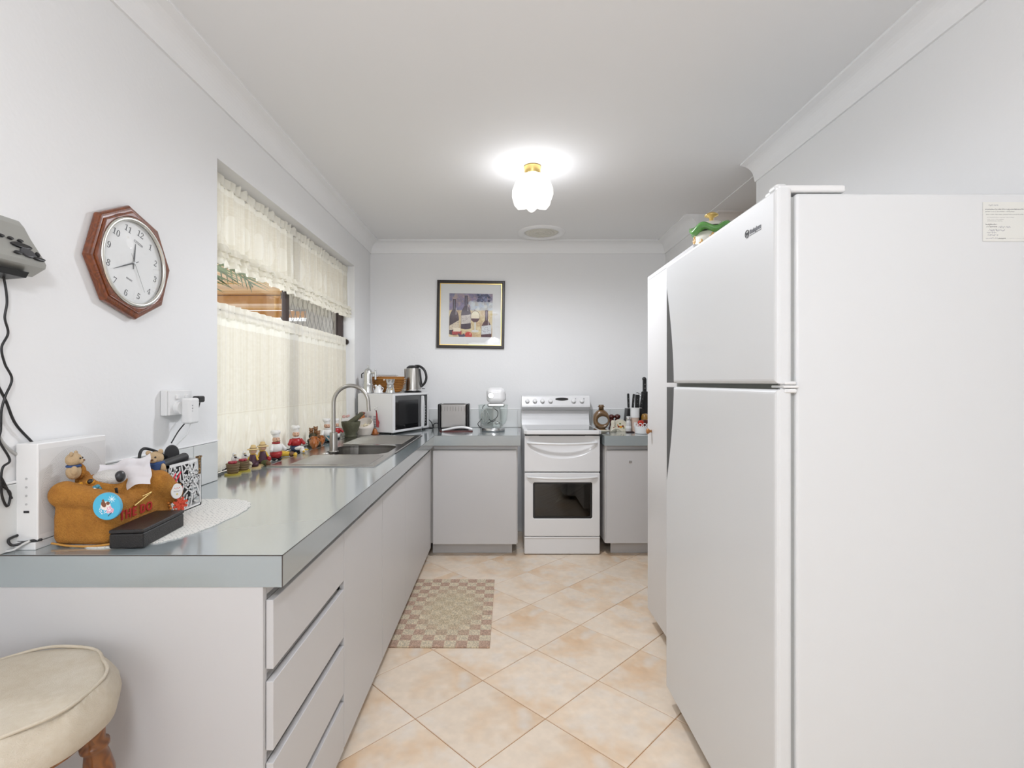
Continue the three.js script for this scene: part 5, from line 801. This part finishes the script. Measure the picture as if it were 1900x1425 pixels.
  // tulip box
  const tu = canvasTex(128, 256, (c) => { c.fillStyle = '#e9e7e2'; c.fillRect(0, 0, 128, 256); c.fillStyle = '#3f7d2a'; c.beginPath(); c.ellipse(88, 158, 13, 66, .28, 0, 7); c.fill(); c.beginPath(); c.ellipse(46, 190, 7, 60, -.1, 0, 7); c.fill(); c.fillStyle = '#e8cf1c'; c.beginPath(); c.ellipse(40, 84, 24, 40, 0, 0, 7); c.fill(); c.fillStyle = '#d5b312'; c.beginPath(); c.ellipse(40, 92, 9, 32, 0, 0, 7); c.fill(); });
  const tp = place(631, 809), tb = thing('tulip_jar', 'white square jar painted with a yellow tulip', 'jar', tp, .35); obj('jar', rbox(-.028, .028, 0, .125, -.028, .028, .004), white, tb); obj('painting', T(new THREE.PlaneGeometry(.05, .118), 0, .062, .0284), std({ map: tu, roughness: .4 }), tb, true); obj('lid', [sph(.012, -.012, .134, 0), sph(.009, .01, .136, .004), sph(.008, .02, .14, -.004)], solid(lin(.62, .38, .34), .5), tb);
  // mortar and pestle
  const stone = std({ color: lin(.085, .085, .05), roughness: .75, bumpMap: plasterBump, bumpScale: .002 }), mo = thing('mortar', 'dark green stone mortar with a pestle leaning in it', 'mortar', place(651, 811.8));
  obj('bowl', lathe([[0, 0], [.040, 0], [.042, .014], [.034, .022], [.046, .045], [.060, .085], [.063, .108], [.055, .108], [.045, .06], [0, .045]], 36), stone, mo);
  const pe = thing('pestle', 'dark green stone pestle leaning out of the mortar', 'pestle', [mo.position.x, CT, mo.position.z]); obj('club', [bar([-.03, .075, .02], [.072, .158, .0], .022, .014, 18), sph(.0135, .072, .158, 0)], stone, pe);
  // garlic pot
  const gp = thing('garlic_pot', 'cream pot with a slanted round opening full of garlic', 'pot', place(676.5, 807.6)); const cer = solid(lin(.66, .61, .55), .4);
  const pot = lathe([[0, 0], [.042, 0], [.046, .008], [.060, .045], [.064, .062], [.060, .082], [.052, .092], [.047, .090], [.054, .075], [.052, .05], [0, .03]], 40); { const p = pot.attributes.position; for (let i = 0; i < p.count; i++) { const y = p.getY(i), z = p.getZ(i); if (y > .055) p.setY(i, y - z * .55 * Math.min(1, (y - .055) / .03)); } pot.computeVertexNormals(); } obj('pot', pot, cer, gp);
  for (const [x, y, z] of [[-.02, .056, .012], [.014, .054, .02], [.0, .068, -.012], [.026, .066, -.006]]) obj('garlic', [sph(.016, x, y, z, 1, .85, 1), bar([x, y + .01, z], [x + .004, y + .022, z], .004, .002, 8)], solid(lin(.68, .60, .45), .7), gp);
  const bo = thing('glazed_bottle', 'brown glazed stoppered bottle behind the garlic pot', 'bottle', place(672, 805.3)); obj('bottle', lathe([[0, 0], [.022, 0], [.025, .03], [.025, .10], [.022, .120], [.017, .130], [.016, .14], [0, .14]], 32), orange, bo); obj('stopper', lathe([[0, .139], [.015, .139], [.024, .149], [.020, .157], [0, .161]], 24), phy({ color: lin(.16, .03, .012), roughness: .2, clearcoat: 1 }), bo);
  const ju = thing('citrus_squeezer', 'small orange ceramic citrus squeezer beside the garlic pot', 'squeezer', place(695.5, 806.5)); obj('dish', lathe([[0, 0], [.026, 0], [.033, .012], [.030, .012], [.02, .006], [0, .006]], 28), orange, ju); const cone = lathe([[.016, .006], [.017, .018], [.013, .034], [.006, .044], [0, .046]], 24); { const p = cone.attributes.position; for (let i = 0; i < p.count; i++) { const x = p.getX(i), z = p.getZ(i), k = 1 + .13 * Math.cos(Math.atan2(z, x) * 8); p.setX(i, x * k); p.setZ(i, z * k); } cone.computeVertexNormals(); } obj('reamer', cone, orange, ju);
}
// =====================  RIGHT BENCH  =====================
{
  const at = (px, d) => [(px - VX) * d / FOC, CT, -d];
  const glaze = phy({ color: lin(.155, .082, .028), roughness: .28, clearcoat: .7, clearcoatRoughness: .1 });
  const v = thing('ring_vase', 'brown glazed ring shaped vase with a hole in its middle', 'vase', at(1115.5, 3.86), -.12);
  { const g = new THREE.TorusGeometry(1, .5, 20, 64), p = g.attributes.position; for (let i = 0; i < p.count; i++) { const x = p.getX(i), y = p.getY(i), z = p.getZ(i), t = Math.atan2(y, x), c = (Math.hypot(x, y) - 1) / .5, k = .5 + .5 * c, ix = .012 + .037 * Math.cos(t), iy = -.006 + .029 * Math.sin(t); p.setXYZ(i, ix + (.064 * Math.cos(t) - ix) * k, .088 + iy + (.077 * Math.sin(t) - iy) * k, z * .062); } g.computeVertexNormals(); obj('ring', g, glaze, v); }; obj('foot', lathe([[0, 0], [.045, 0], [.045, .008], [.03, .02], [0, .024]], 28).scale(1, 1, .7), glaze, v); obj('neck', lathe([[0, .165], [.022, .165], [.016, .178], [.027, .186], [.021, .188], [.020, .200], [.015, .200], [0, .19]], 28), glaze, v);
  const mill = (px, d, s, label, k) => { const m = thing('pepper_mill', label, 'mill', at(px, d)); m.scale.setScalar(s); const w = phy({ color: lin(.085, .012, .008), roughness: .25, clearcoat: .6 }); obj('body', lathe([[0, 0], [.024, 0], [.026, .01], [.018, .03], [.016, .06], [.022, .085], [.018, .09], [0, .09]], 28), w, m); obj('head', lathe([[0, .09], [.016, .09], [.027, .105], [.026, .12], [.010, .13], [0, .131]], 28), w, m); if (k) obj('finial', cyl(.003, .002, .012, 0, .13, 0, 8), M.chrome, m); };
  mill(1134.5, 3.97, .92, 'dark red wooden salt mill beside the ring vase', 0); mill(1145.5, 3.99, .92, 'dark red wooden pepper mill with a metal tip', 1);
  const crm = solid(lin(.64, .60, .49), .35), fl = (c) => { c.fillStyle = '#d9d2bd'; c.fillRect(0, 0, 128, 128); for (const [x, y, r, k] of [[36, 78, 13, '#7a2a1a'], [92, 74, 13, '#7a2a1a'], [64, 82, 16, '#d99a2b'], [54, 40, 10, '#5f6a35'], [104, 96, 9, '#6a7030'], [22, 58, 8, '#c07a2a']]) { c.fillStyle = k; c.beginPath(); c.ellipse(x, y, r * 1.2, r, .3, 0, 7); c.fill(); } };
  const flT = canvasTex(128, 128, fl);
  const nh = thing('napkin_holder', 'cream ceramic napkin holder painted with flowers', 'holder', at(1151, 3.82)); const arch = []; for (let k = 0; k <= 16; k++) { const a = k / 16 * Math.PI; arch.push([.047 * Math.cos(a), .052 + .038 * Math.sin(a)]); } obj('panel', T(extr([[-.047, 0], [.047, 0], ...arch], .006, .002), 0, 0, .008), crm, nh); obj('panel', T(extr([[-.047, 0], [.047, 0], ...arch], .006, .002), 0, 0, -.03), crm, nh); obj('base', box(-.045, .045, 0, .006, -.03, .012), crm, nh); obj('painting', T(new THREE.CircleGeometry(.036, 32), 0, .046, .0166), std({ map: flT, roughness: .35 }), nh, true);
  const sk = thing('salt_shaker', 'cream salt shaker painted with flowers beside the napkin holder', 'shaker', at(1137.5, 3.80)); obj('body', lathe([[0, 0], [.022, 0], [.023, .02], [.015, .055], [.017, .07], [.013, .084], [0, .088]], 24), crm, sk); obj('painting', [sph(.006, .002, .03, .019, 1.2, 1, .4), sph(.004, .006, .044, .0155, 1, 1, .4)], solid(lin(.24, .05, .02), .5), sk);
  const sp = thing('spoon_rest', 'cream ceramic spoon rest with curled handle beside the stove', 'dish', at(1126, 3.70)); const hf = []; for (let k = 0; k <= 14; k++) { const u = k / 14; hf.push([.02 + u * .09, .008 + .026 * Math.sin(u * 3.0), .0]); } obj('bowl', lathe([[0, .003], [.03, .003], [.055, .018], [.057, .020], [.05, .020], [.03, .010], [0, .008]], 32).scale(1.15, 1, .62).translate(-.035, 0, 0), crm, sp); const ht = tube(hf, .006, 40, 8).scale(1, 1, 2.2); obj('handle', ht, crm, sp);
  const kb = thing('knife_block', 'black knife block with black handled knives', 'knife block', at(1173, 3.93), .0); obj('block', T(extr([[-.062, 0], [.075, 0], [.075, .168], [-.045, .168]], .09, .004), 0, 0, -.05), std({ color: lin(.012, .012, .012), roughness: .4 }), kb);
  const knife = (x, z, h, r, lean, label) => { const k = thing('kitchen_knife', label, 'knife', [kb.position.x + x, CT + .17, kb.position.z + z]); k.rotation.z = lean; obj('handle', rbox(-r, r, .004, h, -.008, .008, .006, 3), M.blackPlastic, k); obj('bolster', box(-r * .8, r * .8, .0, .006, -.006, .006), M.alu, k); for (const q of [.35, .65]) obj('rivet', T(cyl(.002, .002, .001, 0, 0, 0, 8), 0, h * q, .008, Math.PI / 2), M.alu, k); };
  knife(-.028, .0, .115, .0085, .03, 'black handled knife standing in the block beside the pepper mill'); knife(.004, .0, .112, .0085, -.08, 'second black handled knife leaning in the block'); knife(.038, .0, .105, .017, -.03, 'wide black handled cleaver in the knife block'); knife(.068, -.01, .112, .010, -.16, 'black handled knife in the block nearest the pantry');
  const sc = thing('kitchen_scissors', 'steel scissors with a bright handle standing in the knife block', 'scissors', [kb.position.x + .05, CT + .165, kb.position.z - .025]); obj('blades', box(-.006, .006, 0, .10, -.002, .002), M.alu, sc); obj('handle', [T(new THREE.TorusGeometry(.012, .004, 8, 20), -.006, .115, 0), T(new THREE.TorusGeometry(.012, .004, 8, 20), .016, .105, 0)], M.alu, sc);
  const bk = thing('carving_knife', 'tall black riveted carving knife rising behind the knife block', 'knife', [kb.position.x + .112, CT, kb.position.z - .055]); obj('sheath', rbox(-.026, .026, 0, .30, -.012, .012, .008), M.blackPlastic, bk); obj('handle', [rbox(-.015, .015, .29, .405, -.010, .010, .009, 3), sph(.016, -.003, .398, 0, 1, 1, .7)], M.blackPlastic, bk); for (const y of [.325, .355]) obj('rivet', T(cyl(.0035, .0035, .002, 0, 0, 0, 10), 0, y, .010, Math.PI / 2), M.alu, bk);
  const ob = thing('oil_bottle', 'amber oil bottle half hidden by the pantry', 'bottle', at(1197, 3.84)); obj('bottle', lathe([[0, 0], [.028, 0], [.03, .01], [.03, .11], [.024, .13], [.0, .135]], 28), phy({ color: lin(.30, .15, .02), roughness: .12, clearcoat: 1 }), ob); obj('label', cyl(.0304, .0304, .04, 0, .05, 0, 28), solid(lin(.20, .12, .06), .6), ob);
  const gr = thing('spice_grinder', 'slim glass pepper grinder with a silver top', 'grinder', at(1166, 3.80)); obj('jar', lathe([[0, 0], [.020, 0], [.022, .008], [.020, .06], [.015, .085], [0, .087]], 24), solid(lin(.58, .57, .55), .2), gr); obj('label', cyl(.0215, .021, .03, 0, .015, 0, 24), M.whitePlastic, gr); obj('cap', lathe([[0, .086], [.015, .086], [.017, .10], [.015, .116], [0, .118]], 24), M.chrome, gr);
  const jr = thing('white_lidded_jar', 'tall pink jar with a white cylindrical lid', 'jar', at(1178, 3.83)); obj('jar', cyl(.031, .031, .105, 0, 0, 0, 28), solid(lin(.62, .47, .38), .4), jr); obj('lid', [cyl(.0335, .0335, .072, 0, .105, 0, 28)], M.whitePlastic, jr);
  const bs2 = thing('small_black_stand', 'little black stand under the spice grinder', 'stand', at(1169, 3.74)); obj('slab', rbox(-.03, .03, 0, .008, -.02, .02, .003), solid(lin(.03, .01, .01), .4), bs2);
  // lace bowl
  const lb = thing('lace_bowl', 'white openwork bowl holding red packets beside the pantry', 'bowl', at(1192, 3.66)); const wallp = [], cutM = M.whitePlastic;
  obj('bowl', lathe([[0, 0], [.045, 0], [.052, .004], [.058, .055], [.056, .055], [.05, .008], [0, .006]], 40), cutM, lb);
  for (let k = 0; k < 12; k++) { const a = k / 12 * 6.283; const pet = new THREE.TorusGeometry(.012, .0024, 6, 20).translate(0, .066, 0); obj('lace_loop', T(pet, 0, 0, .0575).rotateY(a), cutM, lb); for (const q of [-.22, .22]) obj('lace_bar', bar([Math.sin(a + q) * .057, .05, Math.cos(a + q) * .057], [Math.sin(a + q * .4) * .058, .062, Math.cos(a + q * .4) * .058], .0022), cutM, lb); }
  const rp = thing('red_packet', 'bright red packet in the white openwork bowl', 'packet', [lb.position.x - .012, CT + .010, lb.position.z]); obj('packet', [rbox(-.022, .022, 0, .078, -.012, .012, .008), sph(.016, 0, .076, 0, 1.3, .7, .8)], solid(lin(.50, .03, .012), .4), rp);
  const bk2 = thing('brown_packet', 'dark red packet behind the bright red one', 'packet', [lb.position.x + .028, CT + .010, lb.position.z - .018]); obj('packet', rbox(-.016, .016, 0, .088, -.008, .008, .006), solid(lin(.10, .02, .012), .4), bk2);
}
// =====================  COOKIE JAR ON THE PANTRY  =====================
{
  const d = 2.2, s = FOC / d, j = thing('cookie_jar', 'cream lidded jar with green rim and gold knob on the pantry top', 'jar', [(1320 - VX) / s, 1.767, -d]); j.scale.setScalar(1.08);
  const c = solid(lin(.70, .68, .60), .3), gg = phy({ color: lin(.10, .30, .06), roughness: .25, clearcoat: .6 }), am = solid(lin(.66, .40, .14), .4);
  obj('pot', lathe([[0, 0], [.055, 0], [.066, .03], [.070, .07], [.064, .10], [0, .105]], 40), c, j);
  const rim = lathe([[.060, .098], [.080, .104], [.085, .112], [.083, .122], [.062, .126], [.058, .112]], 72); { const p = rim.attributes.position; for (let i = 0; i < p.count; i++) { const x = p.getX(i), z = p.getZ(i); p.setY(i, p.getY(i) + .010 * Math.sin(Math.atan2(z, x) * 5 + 2.2)); } rim.computeVertexNormals(); } obj('green_rim', rim, gg, j);
  obj('lid', lathe([[.062, .122], [.058, .134], [.03, .146], [0, .149]], 40), c, j); obj('knob', lathe([[0, .147], [.008, .147], [.008, .164], [.026, .172], [.026, .178], [.012, .186], [0, .187]], 28), M.brass, j);
  for (let k = 0; k < 10; k++) { const a = k / 10 * 6.283; obj('flower', [0, 1, 2, 3].map((q) => sph(.010, Math.cos(a + .12 * Math.cos(q * 1.57)) * .067, .05 + .011 * Math.sin(q * 1.57) + (k % 2) * .02, Math.sin(a + .12 * Math.cos(q * 1.57)) * .067, .6, 1, .6, 8)), am, j); }
}
renderer.render(scene, camera);
